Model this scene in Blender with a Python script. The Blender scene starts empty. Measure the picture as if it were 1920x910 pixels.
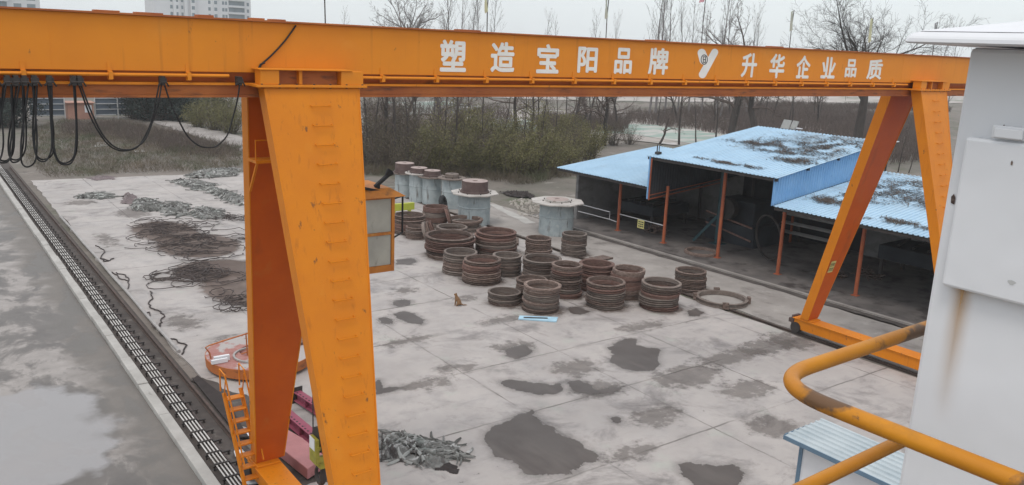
import bpy, bmesh, math, random
from mathutils import Vector, Matrix, noise as mnoise
rnd = random.Random(11)
sc = bpy.context.scene
COL = sc.collection
R_ = math.radians

# ------------------------------------------------------------------ camera
# world axes: X along the crane girder, Y along the crane rails, Z up; the camera stands at (0, 0, 10)
FPX, CX, CY, CAMZ = 1567.0, 960.0, 455.0, 10.0
CR = Matrix(((0.80898778, 0.10232403, -0.57885107),
             (-0.58626921, 0.21205744, -0.78186959),
             (0.04274563, 0.97188551, 0.2315413)))
cam = bpy.data.objects.new('camera', bpy.data.cameras.new('camera'))
COL.objects.link(cam)
M4 = CR.to_4x4(); M4.translation = (0, 0, CAMZ)
cam.matrix_world = M4
cam.data.sensor_width = 36.0
cam.data.lens = 36.0 * FPX / 1920.0
cam.data.clip_start = 0.05
cam.data.clip_end = 5000
sc.camera = cam

# ------------------------------------------------------------------ sky, sun, exposure
SUN_EL, SUN_ROT = R_(64), R_(238)
w = bpy.data.worlds.new('World'); sc.world = w; w.use_nodes = True
nt = w.node_tree; nt.nodes.clear()
out = nt.nodes.new('ShaderNodeOutputWorld')
sky = nt.nodes.new('ShaderNodeTexSky'); sky.sky_type = 'NISHITA'; sky.sun_disc = False
sky.sun_elevation = SUN_EL; sky.sun_rotation = SUN_ROT; sky.air_density = 1.0; sky.dust_density = 3.0
bg1 = nt.nodes.new('ShaderNodeBackground'); bg1.inputs[1].default_value = 0.05
nt.links.new(sky.outputs[0], bg1.inputs[0])
# the overcast cloud deck: paler at the horizon, brighter overhead
tc = nt.nodes.new('ShaderNodeTexCoord'); sep = nt.nodes.new('ShaderNodeSeparateXYZ')
nt.links.new(tc.outputs['Generated'], sep.inputs[0])
rp = nt.nodes.new('ShaderNodeValToRGB')
rp.color_ramp.elements[0].position = 0.0; rp.color_ramp.elements[0].color = (0.74, 0.80, 0.82, 1)
rp.color_ramp.elements[1].position = 1.0; rp.color_ramp.elements[1].color = (1.0, 1.0, 1.0, 1)
e = rp.color_ramp.elements.new(0.15); e.color = (0.80, 0.85, 0.87, 1)
nt.links.new(sep.outputs[2], rp.inputs[0])
cn = nt.nodes.new('ShaderNodeTexNoise'); cn.inputs['Scale'].default_value = 2.2; cn.inputs['Detail'].default_value = 5
nt.links.new(tc.outputs['Generated'], cn.inputs[0])
cm = nt.nodes.new('ShaderNodeMapRange'); cm.inputs[1].default_value = .3; cm.inputs[2].default_value = .7
cm.inputs[3].default_value = .93; cm.inputs[4].default_value = 1.07
nt.links.new(cn.outputs[0], cm.inputs[0])
bg2 = nt.nodes.new('ShaderNodeBackground')
nt.links.new(rp.outputs[0], bg2.inputs[0]); nt.links.new(cm.outputs[0], bg2.inputs[1])
add = nt.nodes.new('ShaderNodeAddShader')
nt.links.new(bg1.outputs[0], add.inputs[0]); nt.links.new(bg2.outputs[0], add.inputs[1])
nt.links.new(add.outputs[0], out.inputs[0])

sun = bpy.data.objects.new('sun', bpy.data.lights.new('sun', 'SUN')); COL.objects.link(sun)
sun.data.energy = 1.15; sun.data.angle = R_(18); sun.data.color = (1, 0.97, 0.93)
sd = Vector((math.sin(SUN_ROT) * math.cos(SUN_EL), math.cos(SUN_ROT) * math.cos(SUN_EL), math.sin(SUN_EL)))
sun.rotation_euler = sd.to_track_quat('Z', 'Y').to_euler()
vs = sc.view_settings
vs.view_transform = 'Standard'; vs.look = 'None'; vs.exposure = 0.0; vs.gamma = 1.0; vs.use_curve_mapping = False
sc.render.engine = 'CYCLES'
sc.cycles.use_denoising = True
sc.cycles.max_bounces = 6; sc.cycles.diffuse_bounces = 3; sc.cycles.volume_bounces = 1
sc.cycles.transparent_max_bounces = 8

# ------------------------------------------------------------------ measuring helpers
def ray(px, py):
    return CR @ Vector((px - CX, CY - py, -FPX))
def G(px, py, z=0.0):
    r = ray(px, py); t = (z - CAMZ) / r.z
    return Vector((r.x * t, r.y * t, z))
def onY(px, py, Y):
    r = ray(px, py); t = Y / r.y
    return Vector((r.x * t, Y, CAMZ + r.z * t))
def onX(px, py, X):
    r = ray(px, py); t = X / r.x
    return Vector((X, r.y * t, CAMZ + r.z * t))

# ------------------------------------------------------------------ materials
def N(nt, typ, **kw):
    n = nt.nodes.new(typ)
    for k, v in kw.items():
        setattr(n, k, v)
    return n
def base_mat(name):
    m = bpy.data.materials.new(name); m.use_nodes = True
    t = m.node_tree
    return m, t, t.nodes['Principled BSDF']
def coord(t, scale=(1, 1, 1), kind='Object'):
    if kind == 'World':
        c = N(t, 'ShaderNodeNewGeometry').outputs['Position']
    else:
        c = N(t, 'ShaderNodeTexCoord').outputs[kind]
    mp = N(t, 'ShaderNodeMapping'); mp.inputs['Scale'].default_value = scale
    t.links.new(c, mp.inputs[0])
    return mp.outputs[0]
def noise_mask(t, vec, scale, lo, hi, detail=6, rough=.6, dist=0.0):
    n = N(t, 'ShaderNodeTexNoise'); n.inputs['Scale'].default_value = scale
    n.inputs['Detail'].default_value = detail; n.inputs['Roughness'].default_value = rough
    n.inputs['Distortion'].default_value = dist
    t.links.new(vec, n.inputs['Vector'])
    mr = N(t, 'ShaderNodeMapRange'); mr.inputs[1].default_value = lo; mr.inputs[2].default_value = hi
    t.links.new(n.outputs[0], mr.inputs[0])
    return mr.outputs[0]
def mixc(t, fac, a, b, mode='MIX'):
    m = N(t, 'ShaderNodeMix', data_type='RGBA', blend_type=mode)
    for sock, v in ((m.inputs['Factor'], fac), (m.inputs['A'], a), (m.inputs['B'], b)):
        pass
    ins = [s for s in m.inputs if s.enabled]
    f, A, B = ins[0], ins[1], ins[2]
    for s, v in ((f, fac), (A, a), (B, b)):
        if hasattr(v, 'is_output'):
            t.links.new(v, s)
        elif isinstance(v, (int, float)):
            s.default_value = v
        else:
            s.default_value = (*v, 1) if len(v) == 3 else v
    return [o for o in m.outputs if o.enabled][0]
def math_(t, op, a, b=None, clamp=False):
    m = N(t, 'ShaderNodeMath', operation=op); m.use_clamp = clamp
    for i, v in enumerate((a, b)):
        if v is None: continue
        if hasattr(v, 'is_output'): t.links.new(v, m.inputs[i])
        else: m.inputs[i].default_value = v
    return m.outputs[0]
def bump(t, bsdf, height, strength=.3, dist=.02):
    b = N(t, 'ShaderNodeBump'); b.inputs['Strength'].default_value = strength; b.inputs['Distance'].default_value = dist
    t.links.new(height, b.inputs['Height']); t.links.new(b.outputs[0], bsdf.inputs['Normal'])

def worn(name, col, col2, rough=.6, metal=0.0, layers=(), scale=3.0, stretch=(1, 1, 1), bmp=.15, kind='Object', rnd_amt=0.0, lo=.35, hi=.7, spec=.28):
    """base colour mottled with col2, plus layers (colour, scale, lo, hi, stretch)"""
    m, t, b = base_mat(name)
    v = coord(t, stretch, kind)
    f = noise_mask(t, v, scale, lo, hi)
    c = mixc(t, f, col, col2)
    for lc, ls, llo, lhi, lst in layers:
        lv = coord(t, lst, kind)
        c = mixc(t, noise_mask(t, lv, ls, llo, lhi), c, lc)
    if rnd_amt:
        oi = N(t, 'ShaderNodeObjectInfo')
        mr = N(t, 'ShaderNodeMapRange'); mr.inputs[3].default_value = 1 - rnd_amt; mr.inputs[4].default_value = 1 + rnd_amt
        t.links.new(oi.outputs['Random'], mr.inputs[0])
        hv = N(t, 'ShaderNodeHueSaturation'); t.links.new(c, hv.inputs['Color']); t.links.new(mr.outputs[0], hv.inputs['Value'])
        c = hv.outputs[0]
    t.links.new(c, b.inputs['Base Color'])
    b.inputs['Roughness'].default_value = rough; b.inputs['Metallic'].default_value = metal
    b.inputs['Specular IOR Level'].default_value = spec
    if bmp:
        n2 = noise_mask(t, v, scale * 6, .2, .8)
        bump(t, b, n2, bmp, .01)
    return m
def plain(name, col, rough=.6, metal=0.0):
    return worn(name, col, tuple(c * .8 for c in col), rough, metal, bmp=.05)

ORANGE = (0.62, 0.205, 0.022)
mats = {}
mats['orange'] = worn('orange_paint', (0.63, 0.200, 0.005), (0.58, 0.175, 0.006), .52, 0,
    [((0.42, 0.125, 0.010), 2.2, .58, .80, (5, 5, .22)), ((0.66, 0.27, 0.03), 1.2, .60, .9, (1, 1, .5)), ((0.20, 0.075, 0.02), 5.5, .66, .72, (1.2, 1.2, .7)), ((0.12, 0.055, 0.03), 19, .70, .74, (1, 1, 1))], 1.6, bmp=.06)
mats['girder'] = worn('girder_paint', (0.69, 0.232, 0.014), (0.64, 0.208, 0.014), .52, 0,
    [((0.46, 0.145, 0.016), 1.8, .58, .82, (4, 4, .18)), ((0.70, 0.29, 0.05), .6, .58, .9, (1, 1, 2)), ((0.24, 0.09, 0.025), 4.5, .68, .73, (1.3, 1.3, .5)), ((0.13, 0.06, 0.03), 16, .71, .75, (1, 1, 1))], 1.1, bmp=.05)
mats['beam_rust'] = worn('rusty_orange_paint', (0.42, 0.135, 0.035), (0.30, 0.085, 0.03), .6, 0,
    [((0.11, 0.05, 0.03), 4, .55, .72, (.4, 1, 2)), ], 1.0, bmp=.1)
mats['rust'] = worn('rusty_steel', (0.125, 0.086, 0.070), (0.20, 0.150, 0.127), .9, 0,
    [((0.062, 0.042, 0.036), 5, .48, .66, (1, 1, 2.0)), ((0.33, 0.265, 0.225), 7, .58, .72, (1, 1, 2))], 4.0, bmp=.35, rnd_amt=.30)
mats['rust_red'] = worn('red_rusty_steel', (0.145, 0.078, 0.064), (0.21, 0.14, 0.115), .9, 0,
    [((0.08, 0.042, 0.036), 6, .5, .72, (1, 1, 2.5))], 4.0, bmp=.35, rnd_amt=.22)
mats['rust_grey'] = worn('grey_brown_steel', (0.175, 0.145, 0.125), (0.11, 0.082, 0.07), .85, 0,
    [((0.28, 0.235, 0.20), 7, .58, .8, (1, 1, 2.5))], 4.0, bmp=.35, rnd_amt=.22)
mats['dark_steel'] = worn('dark_steel', (0.05, 0.043, 0.04), (0.03, 0.026, 0.025), .7, .0, (), 3)
mats['brown_rail'] = worn('brown_rail_steel', (0.085, 0.058, 0.048), (0.05, 0.038, 0.034), .75, .0, (), 3)
mats['galv'] = worn('galvanised_sheet', (0.36, 0.40, 0.405), (0.26, 0.30, 0.31), .6, 0.0,
    [((0.10, 0.085, 0.075), 3, .57, .72, (1.5, 1.5, .35)), ((0.48, 0.50, 0.49), 5, .6, .85, (1, 1, .5))], 2.2, bmp=.12)
mats['galv_dirty'] = worn('dirty_galvanised_flange', (0.46, 0.43, 0.40), (0.30, 0.275, 0.25), .7, 0,
    [((0.12, 0.085, 0.07), 3, .6, .75, (1, 1, 1))], 2.0, bmp=.2)
mats['brown_cap'] = worn('brown_red_primer', (0.085, 0.055, 0.05), (0.125, 0.09, 0.082), .8, 0, (), 3)
mats['cap_top'] = worn('pale_dusty_steel', (0.36, 0.29, 0.265), (0.27, 0.21, 0.19), .8, 0, (), 4)
mats['white'] = worn('white_enamel', (0.67, 0.675, 0.69), (0.60, 0.605, 0.62), .45, 0,
    [((0.34, 0.335, 0.32), 5, .68, .80, (1, 1, .6))], .9, bmp=.04)
_t = mats['white'].node_tree; _b = _t.nodes['Principled BSDF']
_n = N(_t, 'ShaderNodeTexNoise'); _n.inputs['Scale'].default_value = 3.5; _n.inputs['Detail'].default_value = 2; _t.links.new(coord(_t), _n.inputs['Vector'])
for _l in list(_b.inputs['Normal'].links): _t.links.remove(_l)
bump(_t, _b, _n.outputs[0], .35, .03)
mats['rail_yellow'] = worn('yellow_rail_paint', (0.53, 0.215, 0.012), (0.44, 0.168, 0.012), .45, 0,
    [((0.27, 0.125, 0.022), 5, .55, .75, (1, 1, 1)), ((0.13, 0.07, 0.035), 2.6, .575, .62, (1, 1, 1)), ((0.09, 0.05, 0.03), 22, .66, .72, (1, 1, 1))], 4, bmp=.1)
mats['orange_post'] = worn('red_orange_post_paint', (0.36, 0.10, 0.04), (0.26, 0.07, 0.035), .6, 0,
    [((0.09, 0.05, 0.035), 3, .6, .78, (3, 3, .6))], 2)
mats['blue_roof'] = worn('blue_roof_sheet', (0.30, 0.45, 0.545), (0.35, 0.50, 0.59), .45, 0,
    [((0.24, 0.375, 0.49), .7, .55, .8, (.4, 1, 1)), ((0.41, 0.52, 0.57), 2, .6, .85, (.3, 1, 1))], .8, bmp=.04)
def roof_mat():
    m, t, b = base_mat('weathered_blue_roof')
    v = coord(t)
    c = mixc(t, noise_mask(t, v, .8, .35, .7), (0.335, 0.49, 0.62), (0.39, 0.545, 0.67))
    c = mixc(t, noise_mask(t, coord(t, (.25, 1, 1)), 1.6, .5, .8), c, (0.30, 0.43, 0.54))
    s_ = N(t, 'ShaderNodeSeparateXYZ'); t.links.new(N(t, 'ShaderNodeTexCoord').outputs['Object'], s_.inputs[0])
    gx = N(t, 'ShaderNodeMapRange'); gx.inputs[1].default_value = 2.0; gx.inputs[2].default_value = 8.0; t.links.new(s_.outputs[0], gx.inputs[0])
    gy = N(t, 'ShaderNodeMapRange'); gy.inputs[1].default_value = 3.0; gy.inputs[2].default_value = -1.5; t.links.new(s_.outputs[1], gy.inputs[0])
    g_ = math_(t, 'MULTIPLY', gx.outputs[0], gy.outputs[0])
    dirt = noise_mask(t, coord(t, (1, .45, 1)), 1.3, .46, .62, 9, .72)
    c = mixc(t, math_(t, 'MULTIPLY', math_(t, 'MULTIPLY', dirt, g_), .8), c, (0.17, 0.155, 0.145))
    c = mixc(t, math_(t, 'MULTIPLY', noise_mask(t, coord(t, (.2, 3, 1)), 2.0, .60, .75, 6), .5), c, (0.30, 0.33, 0.34))
    t.links.new(c, b.inputs['Base Color']); b.inputs['Roughness'].default_value = .5; b.inputs['Specular IOR Level'].default_value = .35
    return m
mats['blue_roof'] = roof_mat()
mats['blue_wall'] = worn('blue_wall_sheet', (0.17, 0.35, 0.60), (0.22, 0.41, 0.65), .5, 0, [((0.08, 0.15, 0.26), 5, .62, .8, (3, 3, .4))], 1.2, bmp=.04)
mats['grey_wall'] = worn('grey_plaster', (0.22, 0.213, 0.21), (0.16, 0.153, 0.15), .9, 0, [((0.10, 0.095, 0.09), 1.2, .5, .8, (1, 1, 1.5))], 1.0, bmp=.1)
mats['dark_sheet'] = worn('near_black_sheet', (0.035, 0.04, 0.048), (0.02, 0.023, 0.028), .85, 0, (), 1.0)  # near-black tone for inner shed walls and machine bodies
mats['teal'] = worn('dark_teal_paint', (0.035, 0.085, 0.095), (0.025, 0.06, 0.07), .6, 0, (), 2)
mats['black'] = plain('black_rubber', (0.02, 0.02, 0.021), .65)
mats['cable'] = worn('dark_cable', (0.075, 0.058, 0.053), (0.045, 0.036, 0.034), .7, 0, (), 5, rnd_amt=.3)
mats['magenta'] = worn('magenta_steel_paint', (0.27, 0.062, 0.10), (0.19, 0.045, 0.072), .55, 0, [((0.09, 0.04, 0.05), 5, .62, .78, (1, 1, 1))], 2)
mats['pink'] = worn('pink_primer_plate', (0.42, 0.185, 0.185), (0.34, 0.145, 0.145), .6, 0, [((0.2, 0.10, 0.09), 4, .65, .8, (1, 1, 1))], 1.5)
mats['red_tread'] = worn('red_tread_plate', (0.30, 0.125, 0.105), (0.36, 0.20, 0.18), .7, 0, [((0.36, 0.33, 0.315), .8, .50, .53, (1, 1, 1)), ((0.13, 0.075, 0.06), 3, .6, .7, (1, 1, 1))], 6)
mats['hook_yellow'] = worn('yellow_green_paint', (0.33, 0.30, 0.045), (0.22, 0.20, 0.04), .5, 0, [((0.10, 0.09, 0.04), 6, .6, .75, (1, 1, 1))], 3)
mats['lime'] = worn('lime_paint', (0.44, 0.47, 0.06), (0.36, 0.40, 0.05), .5, 0, (), 3)
mats['white_paint'] = worn('white_sign_paint', (0.78, 0.76, 0.72), (0.70, 0.67, 0.62), .6, 0, [((.58, .36, .16), 7, .70, .8, (1, 1, 1))], 3, bmp=0)
mats['sign_yellow'] = plain('yellow_sign', (0.62, 0.56, 0.22), .5)
mats['sign_black'] = plain('black_sign_print', (0.03, 0.03, 0.03), .6)
mats['blue_board'] = plain('light_blue_board', (0.40, 0.60, 0.72), .5)
mats['busbar'] = worn('pale_plastic_bar', (0.60, 0.58, 0.55), (0.42, 0.40, 0.37), .6, 0, (), 1.5)
mats['pipe_grey'] = worn('grey_pipe', (0.36, 0.34, 0.325), (0.26, 0.245, 0.235), .6, 0, (), 3)
mats['tarp'] = worn('grey_tarpaulin', (0.225, 0.222, 0.208), (0.145, 0.145, 0.138), .75, 0,
    [((0.46, 0.455, 0.44), 2.2, .55, .64, (.5, 1.4, 1)), ((0.165, 0.18, 0.165), 1.1, .60, .68, (1, 1, 1)), ((0.06, 0.053, 0.05), 1.9, .54, .62, (1.5, .6, 1))], 2, bmp=.4)
mats['tarp_pale'] = worn('pale_sheet', (0.34, 0.345, 0.325), (0.25, 0.255, 0.24), .7, 0, (), 3, bmp=.2)
mats['tarp_dark'] = worn('dark_green_grey_sheet', (0.115, 0.115, 0.105), (0.075, 0.073, 0.067), .75, 0, (), 3, bmp=.2)
mats['tarp_brown'] = worn('brown_sacking', (0.19, 0.15, 0.15), (0.12, 0.10, 0.10), .85, 0, [((0.30, 0.27, 0.26), 4, .6, .75, (1, 1, 1))], 3, bmp=.3)
mats['bark'] = worn('grey_bark', (0.066, 0.056, 0.05), (0.042, 0.036, 0.033), .95, 0, (), 6, stretch=(1, 1, .3), bmp=.3)
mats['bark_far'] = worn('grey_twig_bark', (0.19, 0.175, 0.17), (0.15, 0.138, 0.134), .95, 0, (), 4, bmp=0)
mats['twig'] = worn('brown_twig', (0.115, 0.088, 0.076), (0.08, 0.062, 0.055), .95, 0, (), 2, bmp=0)
mats['leaf'] = worn('olive_leaf', (0.150, 0.140, 0.058), (0.098, 0.094, 0.042), .8, 0, [((0.19, 0.16, 0.08), .9, .52, .72, (1, 1, 1))], 1.5, bmp=0, rnd_amt=.25)
mats['leaf_brown'] = worn('dry_olive_leaf', (0.115, 0.095, 0.06), (0.08, 0.066, 0.046), .85, 0, [((0.06, 0.066, 0.034), 1.1, .5, .7, (1, 1, 1))], 1.4, bmp=0, rnd_amt=.2)
mats['leaf_blue'] = worn('dark_evergreen_leaf', (0.035, 0.048, 0.04), (0.025, 0.035, 0.032), .85, 0, (), 1.4, bmp=0, rnd_amt=.2)
mats['dry_grass'] = worn('dry_grass_blade', (0.145, 0.115, 0.08), (0.085, 0.072, 0.052), .95, 0, [((0.07, 0.08, 0.04), .25, .5, .62, (1, 1, 1))], .4, bmp=0)
mats['litter'] = worn('dark_leaf_litter', (0.13, 0.105, 0.09), (0.08, 0.066, 0.058), .95, 0, [((.13, .10, .075), 3, .55, .7, (1, 1, 1))], 2, bmp=0)
mats['rubble'] = worn('pale_rubble', (0.42, 0.39, 0.35), (0.28, 0.25, 0.22), .9, 0, (), 3)
mats['soil_dark'] = worn('dark_soil', (0.045, 0.036, 0.034), (0.03, 0.025, 0.024), .95, 0, (), 3, bmp=.4)
mats['tower_wall'] = worn('pale_tower_render', (0.55, 0.56, 0.57), (0.48, 0.49, 0.50), .8, 0, (), .05, bmp=0)
mats['tower_glass'] = worn('tower_window_glass', (0.16, 0.20, 0.22), (0.11, 0.14, 0.155), .2, 0, (), .3, bmp=0)
mats['tower_band'] = worn('blue_grey_cladding', (0.30, 0.34, 0.36), (0.25, 0.29, 0.31), .7, 0, (), .1, bmp=0)
mats['blue_grey'] = worn('blue_grey_sheet', (0.115, 0.14, 0.17), (0.085, 0.105, 0.13), .6, 0, (), .6)
mats['white_frame'] = plain('white_steel_frame', (0.55, 0.55, 0.55), .6)
mats['salmon'] = worn('faded_orange_sheet', (0.40, 0.22, 0.16), (0.32, 0.17, 0.13), .7, 0, (), 1)
mats['concrete_kerb'] = worn('pale_concrete', (0.40, 0.385, 0.36), (0.30, 0.285, 0.265), .85, 0, [((0.14, 0.13, 0.12), 3, .62, .8, (1, .3, 1))], 1.2, bmp=.2)
mats['fur'] = worn('tabby_fur', (0.24, 0.135, 0.065), (0.13, 0.075, 0.04), .9, 0, [((.5, .42, .33), 4, .60, .7, (1, 1, 1))], 14)
mats['cloth_green'] = plain('pale_green_cloth', (0.50, 0.54, 0.47), .8)
mats['cloth_yellow'] = plain('pale_yellow_green_cloth', (0.58, 0.60, 0.40), .8)
mats['cloth_pink'] = plain('faded_pink_cloth', (0.60, 0.32, 0.36), .8)
mats['cloth_grey'] = plain('faded_grey_cloth', (0.42, 0.43, 0.44), .8)
mats['window_dirty'] = worn('dusty_cab_glass', (0.40, 0.385, 0.33), (0.29, 0.28, 0.245), .3, 0, [((0.09, 0.09, 0.08), 1.6, .55, .7, (1.5, 1, .8))], 1.4, bmp=0)
mats['solar'] = plain('pale_panel', (0.50, 0.50, 0.48), .4)

def concrete_mat():
    m, t, b = base_mat('slab_concrete')
    v = coord(t, (1, 1, 1), 'World')
    c = mixc(t, noise_mask(t, v, .35, .35, .68, 4), (0.392, 0.358, 0.336), (0.315, 0.288, 0.272))
    c = mixc(t, noise_mask(t, v, 1.3, .48, .78, 8, .65), c, (0.265, 0.245, 0.236))
    c = mixc(t, math_(t, 'MULTIPLY', noise_mask(t, v, .42, .53, .66, 10, .72, .6), .85), c, (0.165, 0.148, 0.142))
    c = mixc(t, noise_mask(t, v, 2.6, .64, .69, 9, .75), c, (0.13, 0.113, 0.107))
    c = mixc(t, math_(t, 'MULTIPLY', noise_mask(t, coord(t, (.5, 2.4, 1), 'World'), 1.1, .56, .74, 8, .7), .6), c, (0.235, 0.222, 0.215))
    c = mixc(t, math_(t, 'MULTIPLY', noise_mask(t, v, .8, .60, .72, 4), .35), c, (0.36, 0.40, 0.345))
    # cast joints between the slabs, one about every 3.4 m along the rails and 3.84 m across
    s = N(t, 'ShaderNodeSeparateXYZ')
    gp = N(t, 'ShaderNodeNewGeometry').outputs['Position']
    wob = N(t, 'ShaderNodeTexNoise'); wob.inputs['Scale'].default_value = 1.5; wob.inputs['Detail'].default_value = 5
    t.links.new(gp, wob.inputs['Vector'])
    t.links.new(gp, s.inputs[0])
    wv = math_(t, 'MULTIPLY', math_(t, 'SUBTRACT', wob.outputs[0], .5), .10)
    def joint(sock, off, per, wd):
        a = math_(t, 'ADD', math_(t, 'SUBTRACT', sock, off), wv)
        a = math_(t, 'DIVIDE', a, per)
        a = math_(t, 'SUBTRACT', a, math_(t, 'ROUND', a))
        a = math_(t, 'MULTIPLY', math_(t, 'ABSOLUTE', a), per)
        mr = N(t, 'ShaderNodeMapRange'); mr.inputs[1].default_value = wd; mr.inputs[2].default_value = wd * 2.2
        mr.inputs[3].default_value = 1; mr.inputs[4].default_value = 0
        t.links.new(a, mr.inputs[0])
        return mr.outputs[0]
    jy = joint(s.outputs[1], 13.6, 3.36, .018); jx = joint(s.outputs[0], 13.36, 3.84, .014)
    jm = math_(t, 'MAXIMUM', jy, jx)
    br = noise_mask(t, v, .45, .40, .62, 4)
    c = mixc(t, math_(t, 'MULTIPLY', jm, br), c, (0.115, 0.10, 0.09))
    soft = math_(t, 'MAXIMUM', joint(s.outputs[1], 13.6, 3.36, .09), joint(s.outputs[0], 13.36, 3.84, .05))
    c = mixc(t, math_(t, 'MULTIPLY', math_(t, 'MULTIPLY', soft, noise_mask(t, v, .7, .50, .68, 6)), .65), c, (0.17, 0.155, 0.145))
    t.links.new(c, b.inputs['Base Color'])
    rr = N(t, 'ShaderNodeMapRange'); rr.inputs[3].default_value = .55; rr.inputs[4].default_value = .9
    t.links.new(noise_mask(t, v, .8, .35, .65), rr.inputs[0]); t.links.new(rr.outputs[0], b.inputs['Roughness'])
    bump(t, b, noise_mask(t, v, 9, .2, .8, 8), .12, .01)
    return m
mats['slab'] = concrete_mat()

def road_mat():
    m, t, b = base_mat('damp_road_concrete')
    v = coord(t, (1, 1, 1), 'World')
    wet = noise_mask(t, coord(t, (1.0, .6, 1), 'World'), .55, .465, .535, 10, .68, .4)
    c = mixc(t, noise_mask(t, v, 1.2, .35, .7, 8), (0.135, 0.120, 0.108), (0.092, 0.081, 0.073))
    c2 = mixc(t, noise_mask(t, v, 1.6, .35, .7, 8), (0.315, 0.290, 0.272), (0.235, 0.216, 0.202))
    c = mixc(t, wet, c, c2)
    # a dried silt patch left by a puddle
    s = N(t, 'ShaderNodeSeparateXYZ'); t.links.new(N(t, 'ShaderNodeNewGeometry').outputs['Position'], s.inputs[0])
    dx = math_(t, 'DIVIDE', math_(t, 'SUBTRACT', s.outputs[0], 1.9), 2.0)
    dy = math_(t, 'DIVIDE', math_(t, 'SUBTRACT', s.outputs[1], 22.4), 3.3)
    d = math_(t, 'SQRT', math_(t, 'ADD', math_(t, 'MULTIPLY', dx, dx), math_(t, 'MULTIPLY', dy, dy)))
    nn = N(t, 'ShaderNodeTexNoise'); nn.inputs['Scale'].default_value = .9; nn.inputs['Detail'].default_value = 5
    t.links.new(v, nn.inputs['Vector'])
    d = math_(t, 'ADD', d, math_(t, 'MULTIPLY', math_(t, 'SUBTRACT', nn.outputs[0], .5), .9))
    mr = N(t, 'ShaderNodeMapRange'); mr.inputs[1].default_value = .86; mr.inputs[2].default_value = 1.0
    mr.inputs[3].default_value = .9; mr.inputs[4].default_value = 0
    t.links.new(d, mr.inputs[0])
    c = mixc(t, mr.outputs[0], c, (0.285, 0.276, 0.276))
    kb = N(t, 'ShaderNodeMapRange', interpolation_type='SMOOTHSTEP'); kb.inputs[1].default_value = 3.1; kb.inputs[2].default_value = 4.3
    t.links.new(math_(t, 'ADD', s.outputs[0], math_(t, 'MULTIPLY', math_(t, 'SUBTRACT', nn.outputs[0], .5), 2.6)), kb.inputs[0])
    c = mixc(t, math_(t, 'MULTIPLY', kb.outputs[0], .75), c, (0.115, 0.103, 0.090))
    t.links.new(c, b.inputs['Base Color'])
    rr = N(t, 'ShaderNodeMapRange'); rr.inputs[3].default_value = .5; rr.inputs[4].default_value = .9
    t.links.new(wet, rr.inputs[0]); t.links.new(rr.outputs[0], b.inputs['Roughness'])
    bump(t, b, noise_mask(t, v, 8, .2, .8, 8), .1, .01)
    return m
mats['road'] = road_mat()

def ground_mat():
    m, t, b = base_mat('rough_ground')
    v = coord(t, (1, 1, 1), 'World')
    c = mixc(t, noise_mask(t, v, .12, .4, .62, 8), (0.175, 0.150, 0.13), (0.115, 0.105, 0.085))
    c = mixc(t, noise_mask(t, v, .22, .52, .66, 9, .65), c, (0.085, 0.092, 0.055))
    c = mixc(t, noise_mask(t, v, .5, .58, .70, 9, .7), c, (0.255, 0.235, 0.21))
    c = mixc(t, noise_mask(t, v, 1.3, .55, .72, 9, .7), c, (0.075, 0.062, 0.053))
    t.links.new(c, b.inputs['Base Color']); b.inputs['Roughness'].default_value = .95
    bump(t, b, noise_mask(t, v, 3, .2, .8, 8), .5, .08)
    return m
mats['ground'] = ground_mat()
mats['apron'] = worn('dirty_apron_concrete', (0.31, 0.285, 0.262), (0.225, 0.203, 0.187), .85, 0,
    [((0.12, 0.105, 0.095), .8, .56, .72, (1, .5, 1)), ((0.37, 0.345, 0.32), 1.6, .6, .8, (1, 1, 1))], .7, bmp=.2, kind='World')
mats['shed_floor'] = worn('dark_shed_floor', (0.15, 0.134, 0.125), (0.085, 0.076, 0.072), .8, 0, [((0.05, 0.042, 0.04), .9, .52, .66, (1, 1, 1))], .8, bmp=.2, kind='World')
mats['trench'] = worn('dark_trench_dirt', (0.085, 0.072, 0.065), (0.055, 0.047, 0.043), .95, 0, [((0.16, 0.145, 0.13), 2, .6, .75, (1, 1, 1))], 1.5, bmp=.4, kind='World')
mats['field'] = worn('pale_frosty_field', (0.41, 0.37, 0.345), (0.27, 0.245, 0.225), .95, 0, [((0.17, 0.18, 0.14), .12, .52, .64, (.4, 1, 1)), ((.52, .5, .48), .3, .55, .7, (.5, 1, 1))], .06, bmp=.2, kind='World')
mats['net'] = worn('green_dust_net', (0.205, 0.295, 0.25), (0.29, 0.335, 0.30), .8, 0, [((0.42, 0.40, 0.375), .35, .46, .56, (.35, 1.4, 1))], .5, bmp=.3, kind='World')
mats['far_path'] = worn('pale_dirt_path', (0.33, 0.305, 0.285), (0.24, 0.22, 0.205), .95, 0, [((0.13, 0.12, 0.10), .5, .55, .7, (1, 1, 1))], .4, bmp=.2, kind='World')

def puddle_mat():
    m, t, b = base_mat('shallow_puddle')
    v = coord(t, (1, 1, 1), 'World')
    c = mixc(t, noise_mask(t, v, .9, .35, .65, 5), (0.055, 0.047, 0.044), (0.075, 0.066, 0.061))
    c = mixc(t, noise_mask(t, coord(t, (1.6, .35, 1), 'World'), .8, .5, .75, 3), c, (0.095, 0.088, 0.082))
    t.links.new(c, b.inputs['Base Color']); b.inputs['Roughness'].default_value = .38
    return m
mats['puddle'] = puddle_mat()

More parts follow.
